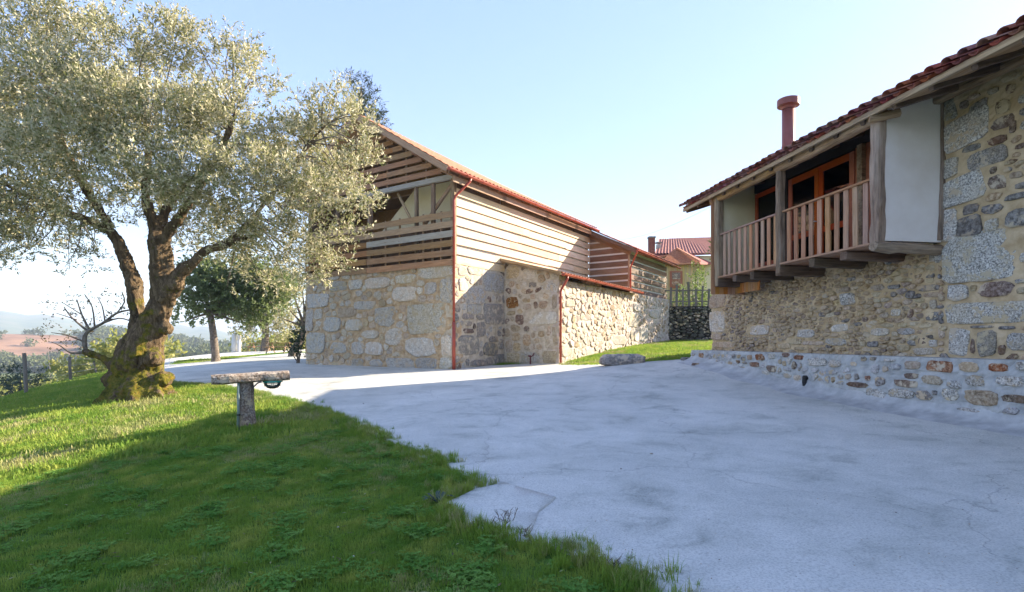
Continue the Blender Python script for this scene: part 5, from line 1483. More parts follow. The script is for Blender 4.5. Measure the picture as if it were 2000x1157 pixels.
# garden trees behind the house: they shade the end of the barn wall
for i, (x, y, z, r_) in enumerate(((12.3,36.5,4.4,1.3),(14.0,32.5,7.5,1.9))):
    bs = Vector((x, y, 0)); bs.z = gz(bs)
    add_tree('garden_tree', ('leafy garden tree behind the picket fence and house corner', 'tall garden tree standing behind the house')[i], 'tree', bs,
      [(x, y, bs.z-.1, .16), (x+.1, y, bs.z+1.5, .13), (x, y, z, .08)], [], [(np.array((x, y, z)), r_), (np.array((x-.2, y+.1, z-1.1*r_)), r_*.8), (np.array((x+.8, y, z-.5)), r_*.8)],
      M['green_leaf'], M['bark'], dict(per_m3=24, twig_len=.3, n_leaf=9, leaf_len=.14, leaf_w=.08, seed=51+i, up=.2, shell=.4))

# ================================================================== stone stand with lamp
sb = G(478, 836); SY = sb.y
stand = thing('stone_stand', 'T-shaped rough granite stand with a long tilted top bar, on the grass edge', 'stone stand', sb)
sp_ = lambda px, py, dy=0: pxp(px, py, SY+dy)
oldbeam('stone_post', sp_(481,842), sp_(480,742), .235, .26, stone_mat('post_granite', (.10,.085,.07), (.27,.235,.2), (.45,.41,.36), (.33,.2,.13), 34, .5), stand, Vector((0,1,0)), .03, 12, .3, 61)
bm_ = stone_mat('bar_granite', (.08,.06,.045), (.30,.235,.17), (.52,.46,.38), (.2,.13,.08), 30, .5)
oldbeam('top_bar', sp_(413,742,-.28), sp_(564,732,.30), .30, .155, bm_, stand, UP, .022, 14, .2, 62)
mb = MB(); mb.tube([sp_(465,842,-.17), sp_(466,745,-.17)], .022, 8); mb.build('water_pipe', M['pipe_green'], stand, True)
mb = MB(); mb.tube([sp_(466,812,-.175), sp_(466,809,-.175)], .028, 8); mb.build('pipe_clip', M['black_plastic'], stand)
mb = MB(); mb.tube([sp_(493,758,-.05), sp_(504,748,-.05), sp_(512,746,-.05)], .012, 6); mb.build('bracket', M['wire'], stand)
lq = sp_(532,745,.2)
lamp = thing('hanging_lamp', 'small glass bulkhead lamp with teal cap hung under the stone bar', 'lamp', lq)
mb = MB(); c = lq
mb.tube([c+UP*.035, c+UP*.01, c-UP*.012, c-UP*.02], [.12, .165, .165, .13], 20); mb.build('cap', M['teal'], lamp, True)
mb = MB(); mb.tube([c-UP*.02, c-UP*.06, c-UP*.1, c-UP*.12], [.135, .13, .09, .03], 20); mb.build('glass_bowl', M['lamp_glass'], lamp, True)
mb = MB()
for r_, z in ((.137,-.03),(.125,-.075)):
    mb.tube([c+Vector((math.cos(a)*r_, math.sin(a)*r_, z)) for a in np.linspace(0, 2*math.pi, 20)], .006, 5)
for a in np.linspace(0, 2*math.pi, 6, endpoint=False):
    mb.tube([c+Vector((math.cos(a)*rr, math.sin(a)*rr, z)) for rr, z in ((.138,-.02),(.132,-.065),(.095,-.105),(.02,-.125))], .005, 4)
mb.build('wire_cage', M['wire'], lamp)

# ================================================================== boulders
def boulder(name, label, cat, c, dims, mat, seed, rz=0, sub=4):
    import bmesh
    bm = bmesh.new(); bmesh.ops.create_icosphere(bm, subdivisions=sub, radius=1)
    off = Vector((seed*3.3, seed, 0))
    for v_ in bm.verts:
        p = v_.co.copy(); q = Vector([math.copysign(abs(a)**.62, a) for a in p])
        d = 1+.16*mnoise.noise(p*1.4+off)+.06*mnoise.noise(p*4+off)+.025*mnoise.noise(p*11+off)
        v_.co = Vector((q.x*dims[0], q.y*dims[1], q.z*dims[2]))*d
    me = bpy.data.meshes.new(name); bm.to_mesh(me); bm.free(); me.materials.append(mat)
    me.polygons.foreach_set('use_smooth', np.ones(len(me.polygons), dtype=bool))
    o = bpy.data.objects.new(name, me); link(o, None, Matrix.Translation(c)@Matrix.Rotation(rz, 4, 'Z'))
    return tag(o, label, cat)
bc = G(1216, 714)
boulder('stone_bench', 'long flat grey stone block lying on the edge of the lawn bank by the yard', 'stone', Vector((bc.x, bc.y+.1, bc.z+.16)), (.66,.3,.19), M['schist'], 3, -.05)
q = G(1964, 826)
boulder('boulder', 'large smooth brown boulder set in cement at the foot of the house ledge', 'boulder', Vector((q.x+.06, q.y+.12, q.z+.06)), (.24,.42,.15), M['brown_stone'], 5, .35)
for i, (px, py, sx_) in enumerate(((1340,706,.14),(1358,716,.10))):
    q = G(px, py); boulder('stone', ('dark loose stone beside the far end of the house ledge', 'small reddish loose stone just in front of the ledge end')[i], 'stone', Vector((q.x, q.y, q.z+.05)), (sx_, sx_*.7, sx_*.5), (M['schist'], M['brown_stone'])[i], 7+i, 0, 3)

# ================================================================== dry stone wall, picket fence
DO = Vector((8.25, 31.6, 0)); DA = Vector((.99, -.12, 0)).normalized(); DN = Vector((-DA.y, DA.x, 0))*-1
dz0 = gz(DO)
drywall = thing('dry_stone_wall', 'dark mossy dry stone retaining wall between the barn and the house', 'wall', (DO.x, DO.y, dz0))
DT = CAMZ + (PY0-604)/F*31.6
mb = MB(); mb.box(DO+UP*(dz0+DT)/2-DN*.35+UP*0, DO+DA*6+UP*(dz0+DT)/2-DN*.35, .6, DT-dz0+.3); mb.build('earth_core', M['dark_room'], drywall)
DS = StoneThing()
stone_fill(DS, drywall, DO, DA, DN, (0, 6, dz0-.1, dz0-.1, DT+.1, DT+.1), [], .34, 2.1, .025, [('dry_stone',1)], .09, 71, 1.0)
DS.emit(300)
# raised garden ground behind the wall
mb = MB(); n_ = 12; v = []; f = []
for i in range(n_+1):
    for j in range(n_+1):
        p = DO+DA*(7*i/n_-.3)-DN*(.3+8*j/n_); v.append((p.x, p.y, DT-.02+.12*mnoise.noise(Vector((p.x, p.y, 0)))+.04*j))
for i in range(n_):
    for j in range(n_): f.append((i*(n_+1)+j, (i+1)*(n_+1)+j, (i+1)*(n_+1)+j+1, i*(n_+1)+j+1))
gt = obj_world('garden_ground', v, f, M['ground'], None, True); tag(gt, kind='structure')
picket = thing('picket_fence', 'rustic grey picket fence on top of the dry stone wall', 'fence', (DO.x, DO.y, DT))
rp = random.Random(12)
for i, x in enumerate(np.arange(.35, 5.5, .36)):
    p = DO+DA*float(x)-DN*.25+UP*(DT-.1); hh = rp.uniform(1.25, 1.75)
    bar('picket', p, p+UP*hh+DA*rp.uniform(-.06,.06), .03, rp.uniform(.1,.15), M['post_grey'], picket, DA)
for z in (.45, 1.1): bar('fence_rail', DO+DA*.2-DN*.29+UP*(DT+z), DO+DA*5.6-DN*.29+UP*(DT+z), .04, .07, M['post_grey'], picket)
oldbeam('fence_post', DO+DA*.55-DN*.35+UP*(DT-.1), DO+DA*.5-DN*.35+UP*(DT+1.95), .12, .12, M['old_wood'], picket, DA, .015, 6, .2, 81)
oldbeam('strut', DO+DA*.6-DN*.2+UP*(DT+.9), DO+DA*1.2-DN*.1+UP*(DT-.05), .06, .06, M['old_wood'], picket, UP, .01, 5, .2, 82)

# ================================================================== house in the background
BY = 47.0
bh = thing('background_house', 'distant house with red tiled roofs, yellow plank gable and two chimneys behind the fence', 'house', (13.5, BY, gz(Vector((13.5, BY, 0)))))
def bb(name, x0, x1, y0, y1, z0, z1, mat, parent=None):
    mb = MB(); mb.hexa([(x0,y0,z0),(x0,y1,z0),(x1,y1,z0),(x1,y0,z0),(x0,y0,z1),(x0,y1,z1),(x1,y1,z1),(x1,y0,z1)]); return mb.build(name, M[mat], parent or bh)
X = lambda px, y: (px-PX0)/F*y
Z = lambda py, y: CAMZ+(PY0-py)/F*y
def roofquad(name, pts, mat='tile', parent=None, th=.15):
    lo = [(a, b_, c-th) for a, b_, c in pts]
    mb = MB(); mb.hexa(lo+list(pts)); return mb.build(name, M[mat], parent or bh)
bb('wall', X(1285,48), X(1440,48), 48, 54, 1.5, Z(500,48), 'plaster_cream')
rq = roofquad('roof', [(X(1276,47.5),47.5,Z(499,47.5)),(X(1450,47.5),47.5,Z(492,47.5)),(X(1440,52),52,Z(462,52)),(X(1307,52),52,Z(466,52))])
tile_sheet(lambda x, y, d: (X(1279,47.5)+x+(y/5.2)*.9*1.8*(1-x/7.4), 47.45+y*.87, Z(497,47.5)+.02+y*.42+d*.9), 26, 10, 7.4, 5.0, .07, M['tile'], 'roof_tiles', rq)
tag(bpy.data.objects['roof_tiles.007'], kind='stuff')
# lower porch with hipped roof
bb('porch_wall', X(1297,44.5), X(1352,44.5), 44.5, 47.8, 1.5, Z(512,44.5), 'yellow_siding')
for i in range(14):
    x_ = X(1297,44.5)+.09+i*.168
    bar('siding_board', (x_,44.47,2.2), (x_,44.47,Z(514,44.5)), .02, .15, M['yellow_siding'], bh, Vector((1,0,0)))
pr = roofquad('porch_roof', [(X(1285,44.2),44.0,Z(516,44)),(X(1366,44.2),44.0,Z(513,44)),(X(1330,46.5),46.5,Z(486,46.5)),(X(1316,46.5),46.5,Z(487,46.5))])
roofquad('porch_roof', [(X(1366,44.0),44.0,Z(513,44)),(X(1392,48),48,Z(514,48)),(X(1332,47.5),47.5,Z(487,47)),(X(1330,46.5),46.5,Z(486,46.5))], 'tile')
bar('ridge', (X(1322,46.5),46.45,Z(485,46.5)), (X(1367,44),43.95,Z(510.5,44)), .16, .1, M['tile_orange'], pr)
bar('eave_board', (X(1285,44),43.95,Z(517.5,44)), (X(1367,44),43.95,Z(514.5,44)), .06, .1, M['tile_orange'], pr)
bar('eave_board', (X(1280,47.3),47.3,Z(503,47.3)), (X(1318,47.3),47.3,Z(497,47.3)), .2, .14, M['tile_orange'], rq)
wf = bb('window', X(1309,44.3), X(1333,44.3), 44.3, 44.46, Z(563,44.4), Z(530,44.4), 'door_red')
bb('pane', X(1313,44.2), X(1329,44.2), 44.24, 44.29, Z(546,44.4), Z(533,44.4), 'brown_stone', wf)
bb('pane', X(1313,44.2), X(1329,44.2), 44.24, 44.29, Z(560,44.4), Z(548,44.4), 'rust_stone', wf)
mb = MB(); cx = X(1272.5,47); mb.box((cx,47,Z(500,47)-.6),(cx,47,Z(464,47)),.5,.5,Vector((0,1,0))); c1 = mb.build('chimney', M['tile'], bh)
bb('chimney_cap', cx-.3, cx+.3, 46.7, 47.3, Z(466,47), Z(463,47), 'granite_dark', c1)
cx = X(1286,49); mb = MB(); mb.box((cx,49,Z(500,49)-.5),(cx,49,Z(478,49)),.34,.34,Vector((0,1,0))); c2 = mb.build('chimney', M['granite_pale'], bh)
bb('chimney_cap', cx-.24, cx+.24, 48.76, 49.24, Z(476,49), Z(473.5,49), 'granite_dark', c2)
# overhead wire
mb = MB(); a_ = pxp(1230,462,40); e_ = b(0,17,7.2); f_ = h(4,-3,6.7)
mb.tube([Vector(pxp(1200,470,38)).lerp(pxp(1420,388,20), t)-UP*.35*math.sin(t*math.pi) for t in np.linspace(0,1,14)], .006, 5)
tag(mb.build('overhead_wire', M['wire'], None), 'thin overhead cable running from the barn roof towards the house', 'cable')

# ================================================================== wire fence on the left
wfc = thing('wire_fence', 'post and wire fence along the crest of the lawn at far left', 'fence', G(52,771))
fp = []
for px, py, top, ln in ((52,771,690,-5),(102,753,686,-8),(139,744,697,-3),(190,736,699,-9),(232,728,697,0)):
    q = G(px, min(py, 775)) if py > 745 else Vector((X(px, 24+(745-py)*1.1), 24+(745-py)*1.1, 0))
    q.z = gz(q); y = q.y
    tp_ = pxp(px+ln, top, y); oldbeam('fence_post', (q.x, q.y, q.z-.2), tp_, .115, .115, M['post_grey'], wfc, Vector((0,1,0)), .012, 6, .3, px)
    fp.append((q, tp_)); print('post', px, tuple(round(a,2) for a in q), round(tp_.z-q.z, 2))
mb = MB()
for fr in (.35, .65, .92):
    mb.tube([q.lerp(t_, fr) for q, t_ in fp], .011, 4)
o = mb.build('wire', M['wire'], wfc)

# ================================================================== things beyond the road
def ground_at(px, y): 
    p = Vector((X(px, y), y, 0)); p.z = gz(p); return p
def picnic(px, y, label):
    p = ground_at(px, y); t = thing('picnic_table', label, 'picnic table', p, 'picnic tables under the orchard trees', rz=.2)
    for i in range(4): bar('table_board', p+Vector((-.9,-.3+i*.2,.75)), p+Vector((.9,-.3+i*.2,.75)), .18, .04, M['rafter'], t)
    for s_ in (-.75, .75): bar('bench_board', p+Vector((-.9,s_,.45)), p+Vector((.9,s_,.45)), .25, .04, M['rafter'], t)
    for x_ in (-.65, .65):
        for s_ in (-1, 1): bar('leg', p+Vector((x_,s_*.7,0)), p+Vector((x_,s_*.2,.74)), .08, .06, M['rafter'], t)
        bar('crossbar', p+Vector((x_,-.78,.41)), p+Vector((x_,.78,.41)), .08, .05, M['rafter'], t)
    return t
picnic(545, 41, 'wooden picnic table nearest the barn corner'); picnic(506, 47, 'wooden picnic table farther left, behind the orchard trunk')
p = ground_at(462, 44)
ib = thing('water_tank', 'white upright plastic tank standing beyond the road', 'tank', p)
mb = MB(); mb.tube([p+Vector((-.2,0,0)), p+Vector((-.2,0,.9)), p+Vector((-.2,0,1.45)), p+Vector((-.2,0,1.6))], [.2,.2,.16,.05], 14); mb.build('tank_body', M['white_plastic'], ib, True)
mb = MB(); mb.box(p+Vector((.22,0,0)), p+Vector((.22,0,1.4)), .2, .2, Vector((0,1,0))); mb.build('pump_box', M['plaster_white'], ib)
# distant woodland, scrub and valley trees
def mass(name, label, items, leafm, cr):
    v, f = crown(items, **cr); o = obj_world(name, v, f, M[leafm], None); tag(o, label, 'trees', kind='stuff'); return o
def scatter(n, pxr, yr, rr, seed, zoff=.5, flat=.8, keep=None):
    r_ = random.Random(seed); out = []
    while len(out) < n:
        px = r_.uniform(*pxr); y = yr[0]*(yr[1]/yr[0])**r_.random(); x = X(px, y)
        if keep and not keep(px, y): continue
        z = float(zg(x, y)[0]); s_ = r_.uniform(*rr)
        out.append((np.array((x, y, z+s_*zoff)), (s_, s_, s_*flat)))
    return out
mass('scrub', 'yellow green scrub covering the slope below the fence', scatter(190, (-140, 330), (34, 80), (.8, 1.9), 5, .45), 'scrub', dict(per_m3=4.2, twig_len=.5, n_leaf=8, leaf_len=.28, leaf_w=.16, seed=61, up=.4, shell=.5))
mass('scrub', 'green scrub and young trees in the valley', scatter(150, (-140, 360), (80, 210), (1.1, 2.3), 6, .2, .8, lambda px, y: px > 190 or y < 100), 'wood_far', dict(per_m3=1.1, twig_len=.9, n_leaf=7, leaf_len=.6, leaf_w=.38, seed=62, up=.4, shell=.55))
mass('woodland', 'woods on the far side of the valley', scatter(330, (-160, 620), (240, 620), (3.5, 7.5), 7, .45, .9, lambda px, y: px > 175), 'wood_far', dict(per_m3=.12, twig_len=2.0, n_leaf=7, leaf_len=1.7, leaf_w=1.1, seed=63, up=.4, shell=.6))
mass('woodland', 'line of trees along the top of the reddish field', scatter(60, (-60, 190), (590, 660), (2.5, 5), 8, .6, 1.0), 'wood_far', dict(per_m3=.2, twig_len=1.6, n_leaf=7, leaf_len=1.5, leaf_w=.9, seed=64, up=.4, shell=.5))
mass('woodland', 'scattered trees and hedges on the reddish field', scatter(34, (-40, 175), (330, 600), (1.6, 3.4), 18, .5, 1.0), 'wood_far', dict(per_m3=.6, twig_len=1.1, n_leaf=7, leaf_len=1.0, leaf_w=.7, seed=66, up=.4, shell=.5))
mass('scrub', 'belt of trees at the foot of the reddish field', scatter(70, (-60, 200), (230, 300), (2.0, 4.2), 19, .5, .9), 'wood_far', dict(per_m3=.5, twig_len=1.4, n_leaf=7, leaf_len=1.1, leaf_w=.8, seed=67, up=.4, shell=.5))
mass('hedge', 'pale green orchard scrub beyond the second road bend', scatter(46, (450, 610), (52, 80), (.8, 1.8), 9, .5), 'scrub', dict(per_m3=4, twig_len=.5, n_leaf=8, leaf_len=.3, leaf_w=.16, seed=65, up=.4, shell=.5))
# a few village houses in the valley
rv = random.Random(4)
VH = [(352,300,'white village house with red roof in the valley behind the olive trunk'),(372,340,'small pale house with red roof in the valley, right of the olive trunk'),
      (205,330,'brown roofed farm building among the woods, left of the olive trunk'),(404,420,'far pale house with a red roof just left of the young tree')]
for px, y, lab in VH:
    p = ground_at(px, y); t = thing('village_house', lab, 'house', p, 'houses in the valley'); L, W_, H_ = rv.uniform(7,11), rv.uniform(5,7), rv.uniform(4,6)
    mb = MB(); mb.hexa([(p.x-L/2,p.y-W_/2,p.z-1),(p.x-L/2,p.y+W_/2,p.z-1),(p.x+L/2,p.y+W_/2,p.z-1),(p.x+L/2,p.y-W_/2,p.z-1),(p.x-L/2,p.y-W_/2,p.z+H_),(p.x-L/2,p.y+W_/2,p.z+H_),(p.x+L/2,p.y+W_/2,p.z+H_),(p.x+L/2,p.y-W_/2,p.z+H_)])
    mb.build('wall', M['tan_stone' if 'brown' in lab else 'plaster_white'], t)
    mb = MB(); z0 = p.z+H_; e = .5
    mb.add([(p.x-L/2-e,p.y-W_/2-e,z0),(p.x+L/2+e,p.y-W_/2-e,z0),(p.x+L/2+e,p.y+W_/2+e,z0),(p.x-L/2-e,p.y+W_/2+e,z0),(p.x-L/2-e,p.y,z0+1.8),(p.x+L/2+e,p.y,z0+1.8)],
           [(3,2,1,0),(0,1,5,4),(2,3,4,5),(0,4,3),(1,2,5)]); mb.build('roof', M['tile'], t)
    for i in range(3):
        xx = p.x-L/2+L*(i+.5)/3
        mb = MB(); mb.box((xx,p.y-W_/2-.05,p.z+1.4),(xx,p.y-W_/2-.05,p.z+2.8),.1,.9,Vector((1,0,0))); mb.build('window', M['dark_room'], t)
print('far done')

# ================================================================== GRASS
def tuft_mesh(name, nb, rad, hmin, hmax, wd, mat, seed, flat=0):
    r_ = random.Random(seed); v = []; f = []
    for i in range(nb):
        a = r_.uniform(0, 6.283); d = rad*math.sqrt(r_.random()); x, y = d*math.cos(a), d*math.sin(a)
        hh = r_.uniform(hmin, hmax); az = r_.uniform(0, 6.283); ln = r_.uniform(.15, .75)*hh
        dx, dy = math.cos(az), math.sin(az); sx_, sy_ = -dy*wd/2, dx*wd/2
        o = len(v)
        v += [(x-sx_,y-sy_,-.005),(x+sx_,y+sy_,-.005),(x+dx*ln*.35+sx_*.8,y+dy*ln*.35+sy_*.8,hh*.6),(x+dx*ln*.35-sx_*.8,y+dy*ln*.35-sy_*.8,hh*.6),(x+dx*ln,y+dy*ln,hh)]
        f += [(o,o+1,o+2,o+3),(o+3,o+2,o+4)]
    me = mesh_np(name, v, f, mat); return me
def clover_mesh(name, nb, rad, mat, seed):
    r_ = random.Random(seed); v = []; f = []
    for i in range(nb):
        a = r_.uniform(0, 6.283); d = rad*math.sqrt(r_.random()); x, y = d*math.cos(a), d*math.sin(a); z = r_.uniform(.012, .045); s_ = r_.uniform(.007, .014)
        for k_ in range(3):
            b_ = a*3+k_*2.094; cx_, cy_ = x+math.cos(b_)*s_, y+math.sin(b_)*s_; o = len(v); zt = r_.uniform(-.3,.3)*s_
            px_, py_ = -math.sin(b_)*s_*.8, math.cos(b_)*s_*.8
            v += [(x,y,z),(cx_+px_,cy_+py_,z+zt+s_*.2),(cx_+math.cos(b_)*s_,cy_+math.sin(b_)*s_,z+zt),(cx_-px_,cy_-py_,z-zt+s_*.2)]; f.append((o,o+1,o+2,o+3))
    return mesh_np(name, v, f, mat)
tufts = bpy.data.collections.new('grass_tufts')
def addt(me):
    o = bpy.data.objects.new(me.name, me); tufts.objects.link(o)
for i in range(4): addt(tuft_mesh('a_short_tuft', 34, .075, .018, .05, .0042, M['grass_blade'], i))
addt(tuft_mesh('b_dry_tuft', 30, .075, .015, .045, .004, M['grass_dry'], 11))
addt(clover_mesh('c_clover_patch', 26, .08, M['clover'], 12))
coarse = bpy.data.collections.new('coarse_tufts')
for i in range(3):
    o = bpy.data.objects.new('coarse', tuft_mesh('coarse_tuft', 40, .2, .03, .075, .011, M['grass_blade'], 21+i)); coarse.objects.link(o)
o = bpy.data.objects.new('coarse_dry', tuft_mesh('coarse_dry', 36, .2, .03, .065, .010, M['grass_dry'], 25)); coarse.objects.link(o)
tall = bpy.data.collections.new('tall_tufts')
for i in range(4):
    o = bpy.data.objects.new('tall', tuft_mesh('tall_tuft', 30, .045, .05, .13, .0048, M['grass_blade' if i < 3 else 'grass_dry'], 31+i)); tall.objects.link(o)

def scatter_nodes(name, coll):
    ng = bpy.data.node_groups.new(name, 'GeometryNodeTree')
    ng.interface.new_socket('Geometry', in_out='INPUT', socket_type='NodeSocketGeometry'); ng.interface.new_socket('Geometry', in_out='OUTPUT', socket_type='NodeSocketGeometry')
    gi = ng.nodes.new('NodeGroupInput'); go = ng.nodes.new('NodeGroupOutput')
    m2p = ng.nodes.new('GeometryNodeMeshToPoints'); ng.links.new(gi.outputs[0], m2p.inputs['Mesh'])
    ci = ng.nodes.new('GeometryNodeCollectionInfo'); ci.inputs['Collection'].default_value = coll; ci.inputs['Separate Children'].default_value = True; ci.inputs['Reset Children'].default_value = True
    iop = ng.nodes.new('GeometryNodeInstanceOnPoints'); iop.inputs['Pick Instance'].default_value = True
    ng.links.new(m2p.outputs[0], iop.inputs['Points']); ng.links.new(ci.outputs[0], iop.inputs['Instance'])
    def attr(n, t):
        a = ng.nodes.new('GeometryNodeInputNamedAttribute'); a.data_type = t; a.inputs['Name'].default_value = n; return a.outputs[0]
    ng.links.new(attr('kind', 'INT'), iop.inputs['Instance Index'])
    ng.links.new(attr('rot', 'FLOAT_VECTOR'), iop.inputs['Rotation']); ng.links.new(attr('scl', 'FLOAT_VECTOR'), iop.inputs['Scale'])
    ng.links.new(iop.outputs[0], go.inputs[0]); return ng
def scatter_obj(name, label, cat, P, kind, scl, coll, seed, extra=None):
    rs = np.random.default_rng(seed); n = len(P)
    me = bpy.data.meshes.new(name); me.vertices.add(n); me.vertices.foreach_set('co', P.astype(np.float32).ravel())
    a = me.attributes.new('kind', 'INT', 'POINT'); a.data.foreach_set('value', kind.astype(np.int32))
    rot = np.c_[rs.normal(size=n)*.08, rs.normal(size=n)*.08, rs.random(n)*6.283]
    a = me.attributes.new('rot', 'FLOAT_VECTOR', 'POINT'); a.data.foreach_set('vector', rot.astype(np.float32).ravel())
    a = me.attributes.new('scl', 'FLOAT_VECTOR', 'POINT'); a.data.foreach_set('vector', scl.astype(np.float32).ravel())
    o = bpy.data.objects.new(name, me); link(o); tag(o, label, cat, kind='stuff')
    m = o.modifiers.new('scatter', 'NODES'); m.node_group = scatter_nodes(name+'_nodes', coll)
    return o
def grass_points(dens, xr, yr, seed, rmin, rmax):
    rs = np.random.default_rng(seed); n = int(dens*(xr[1]-xr[0])*(yr[1]-yr[0]))
    x = rs.uniform(*xr, n); y = rs.uniform(*yr, n)
    r_ = np.hypot(x, y); ok = (r_ >= rmin) & (r_ < rmax) & (np.abs(x) < y*1.06+.6) & (edge_dist(x, y) < .8)
    x, y = x[ok], y[ok]
    ok = ~pip(CONC_P, x, y) & ~pip(ROAD_P, x, y)
    ok &= ~pip(SLAB_P, x, y)
    # keep off the buildings
    for poly in ([b(.1,-.1,0), b(.1,11.2,0), b(-8.3,11.2,0), b(-8.3,-.1,0)], [b(0,3.15,0), b(2.55,3.15,0), b(2.5,17.3,0), b(0,17.3,0)], [w(-14,.5,0), w(6.9,.5,0), w(6.9,-9,0), w(-14,-9,0)]):
        ok &= ~pip([(p.x, p.y) for p in poly], x, y)
    x, y = x[ok], y[ok]
    return x, y, rs
def patch(x, y, s_, o):
    return np.array([mnoise.noise(Vector((a*s_+o, b_*s_, o))) for a, b_ in zip(x, y)])
x, y, rs = grass_points(300, (-9.5, 2), (.8, 9), 1, 0, 9.0)
pz_ = patch(x, y, .9, 3.3); pw = patch(x, y, 2.4, 8.1)
kind = rs.integers(0, 4, len(x)); kind = np.where((pz_ > .2) & (rs.random(len(x)) < .5), 4, kind); kind = np.where((pw > .16) & (rs.random(len(x)) < .35), 5, kind)
bare = (patch(x, y, 1.6, 20.0) > .36) & (rs.random(len(x)) < .75)
s_ = (1+.45*pw+.25*rs.normal(size=len(x))).clip(.5, 1.8)
keep = ~bare
P = np.c_[x, y, zg(x, y)][keep]; sc3 = np.c_[np.ones(len(x)), np.ones(len(x)), s_][keep]*1.0
print('near tufts', len(P))
scatter_obj('lawn_grass', 'short green grass with clover in the foreground lawn', 'grass', P, kind[keep], sc3, tufts, 2)
x, y, rs = grass_points(95, (-28, 13), (5, 36), 3, 9.0, 38.0)
pz_ = patch(x, y, .7, 3.3)
wn_ = np.hypot(x+7.2, (y-12.2)*.8) < 2.3
kind = rs.integers(0, 3, len(x)); kind = np.where((pz_ > .32) | wn_ & (pz_ > -.05) & (rs.random(len(x)) < .5), 3, kind)
s_ = (1+.3*rs.normal(size=len(x))).clip(.4, 1.7)
P = np.c_[x, y, zg(x, y)]; print('far tufts', len(P))
scatter_obj('lawn_grass', 'sunlit lawn grass round the olive tree and on the far bank', 'grass', P, kind, np.c_[s_*1.1, s_*1.1, s_], coarse, 4)
# longer fringe along the concrete edge and slab
pts = []; rf_ = random.Random(17)
le = [Vector((p.x, p.y, 0)) for p in left_edge]
for i in range(len(le)-1):
    a, c = le[i], le[i+1]; L = (c-a).length; nrm = Vector((-(c-a).y, (c-a).x, 0)).normalized()
    if nrm.x > 0: nrm = -nrm
    for k_ in range(int(L*150)):
        t = rf_.random(); q = a.lerp(c, t); m_ = mnoise.noise(Vector((q.x*2.3, q.y*2.3, 5)))
        d = rf_.gauss(.06, .11)-.10*m_-.02
        if m_ < -.22 and rf_.random() < .8: continue
        q = q+nrm*d
        pts.append((q.x, q.y))
pts = np.array(pts); insd = pip(SLAB_P, pts[:,0], pts[:,1]); pts = pts[~insd]
P = np.c_[pts, zg(pts[:,0], pts[:,1])+.015]
scatter_obj('grass_fringe', 'longer ragged grass creeping over the concrete edge', 'grass', P, np.random.default_rng(3).integers(0, 4, len(P)), np.repeat(np.random.default_rng(5).uniform(.4, 1.05, len(P))[:, None], 3, 1), tall, 6)

# grit and crumbs of concrete along the edge, leaf litter on the lawn
import bmesh
def grit_mesh(seed, mat, flat=.5):
    bm = bmesh.new(); bmesh.ops.create_icosphere(bm, subdivisions=1, radius=1); r_ = random.Random(seed)
    for v_ in bm.verts: v_.co = Vector((v_.co.x*r_.uniform(.7,1.3), v_.co.y*r_.uniform(.6,1), v_.co.z*flat))
    me = bpy.data.meshes.new('grit'); bm.to_mesh(me); bm.free(); me.materials.append(mat); return me
gritc = bpy.data.collections.new('grit')
for i_, m_ in enumerate(('granite_pale','schist','tan_stone','cement')):
    gritc.objects.link(bpy.data.objects.new('grit', grit_mesh(i_, M[m_])))
rs = np.random.default_rng(77); pts = []
for i in range(len(le)-1):
    a, c = le[i], le[i+1]; L = (c-a).length; nrm = Vector((-(c-a).y, (c-a).x, 0)).normalized()
    if nrm.x < 0: nrm = -nrm
    for k_ in range(int(L*70)):
        q = a.lerp(c, rs.random())+nrm*(abs(rs.normal())*.35-.12); pts.append((q.x, q.y))
for k_ in range(420):
    px_, py_ = rs.uniform(700, 1990), rs.uniform(735, 1150); y_ = F*1.45/(py_-PY0); pts.append(((px_-PX0)/F*y_, y_))
pts = np.array(pts); pts = pts[pip(CONC_P, pts[:,0], pts[:,1])]
pts = pts[~pip([(p.x, p.y) for p in (w(-14,.9,0), w(6.9,.9,0), w(6.9,-9,0), w(-14,-9,0))], pts[:,0], pts[:,1])]
P = np.c_[pts, zg(pts[:,0], pts[:,1])+.033]
sz_ = (.0035+.004*rs.random(len(P))**3)[:, None]*np.ones((1,3))
scatter_obj('grit', 'fine grit and crumbs scattered on the concrete', 'gravel', P, rs.integers(0, 4, len(P)), sz_, gritc, 8)
litc = bpy.data.collections.new('litter')
for i_, m_ in enumerate(('autumn_leaf','olive_leaf','autumn_leaf')):
    litc.objects.link(bpy.data.objects.new('dead_leaf', mesh_np('dead_leaf', [(0,-1,0),(.28,0,.1),(0,1.1,.15),(-.28,0,.12)], [(0,1,2,3)], M[m_])))
x, y, rs = grass_points(16, (-14, 2), (.8, 17), 9, 0, 18.0)
P = np.c_[x, y, zg(x, y)+.028]
scatter_obj('leaf_litter', 'dead leaves caught in the lawn', 'leaves', P, rs.integers(0, 3, len(P)), rs.uniform(.014, .032, len(P))[:, None]*np.ones((1,3)), litc, 10)

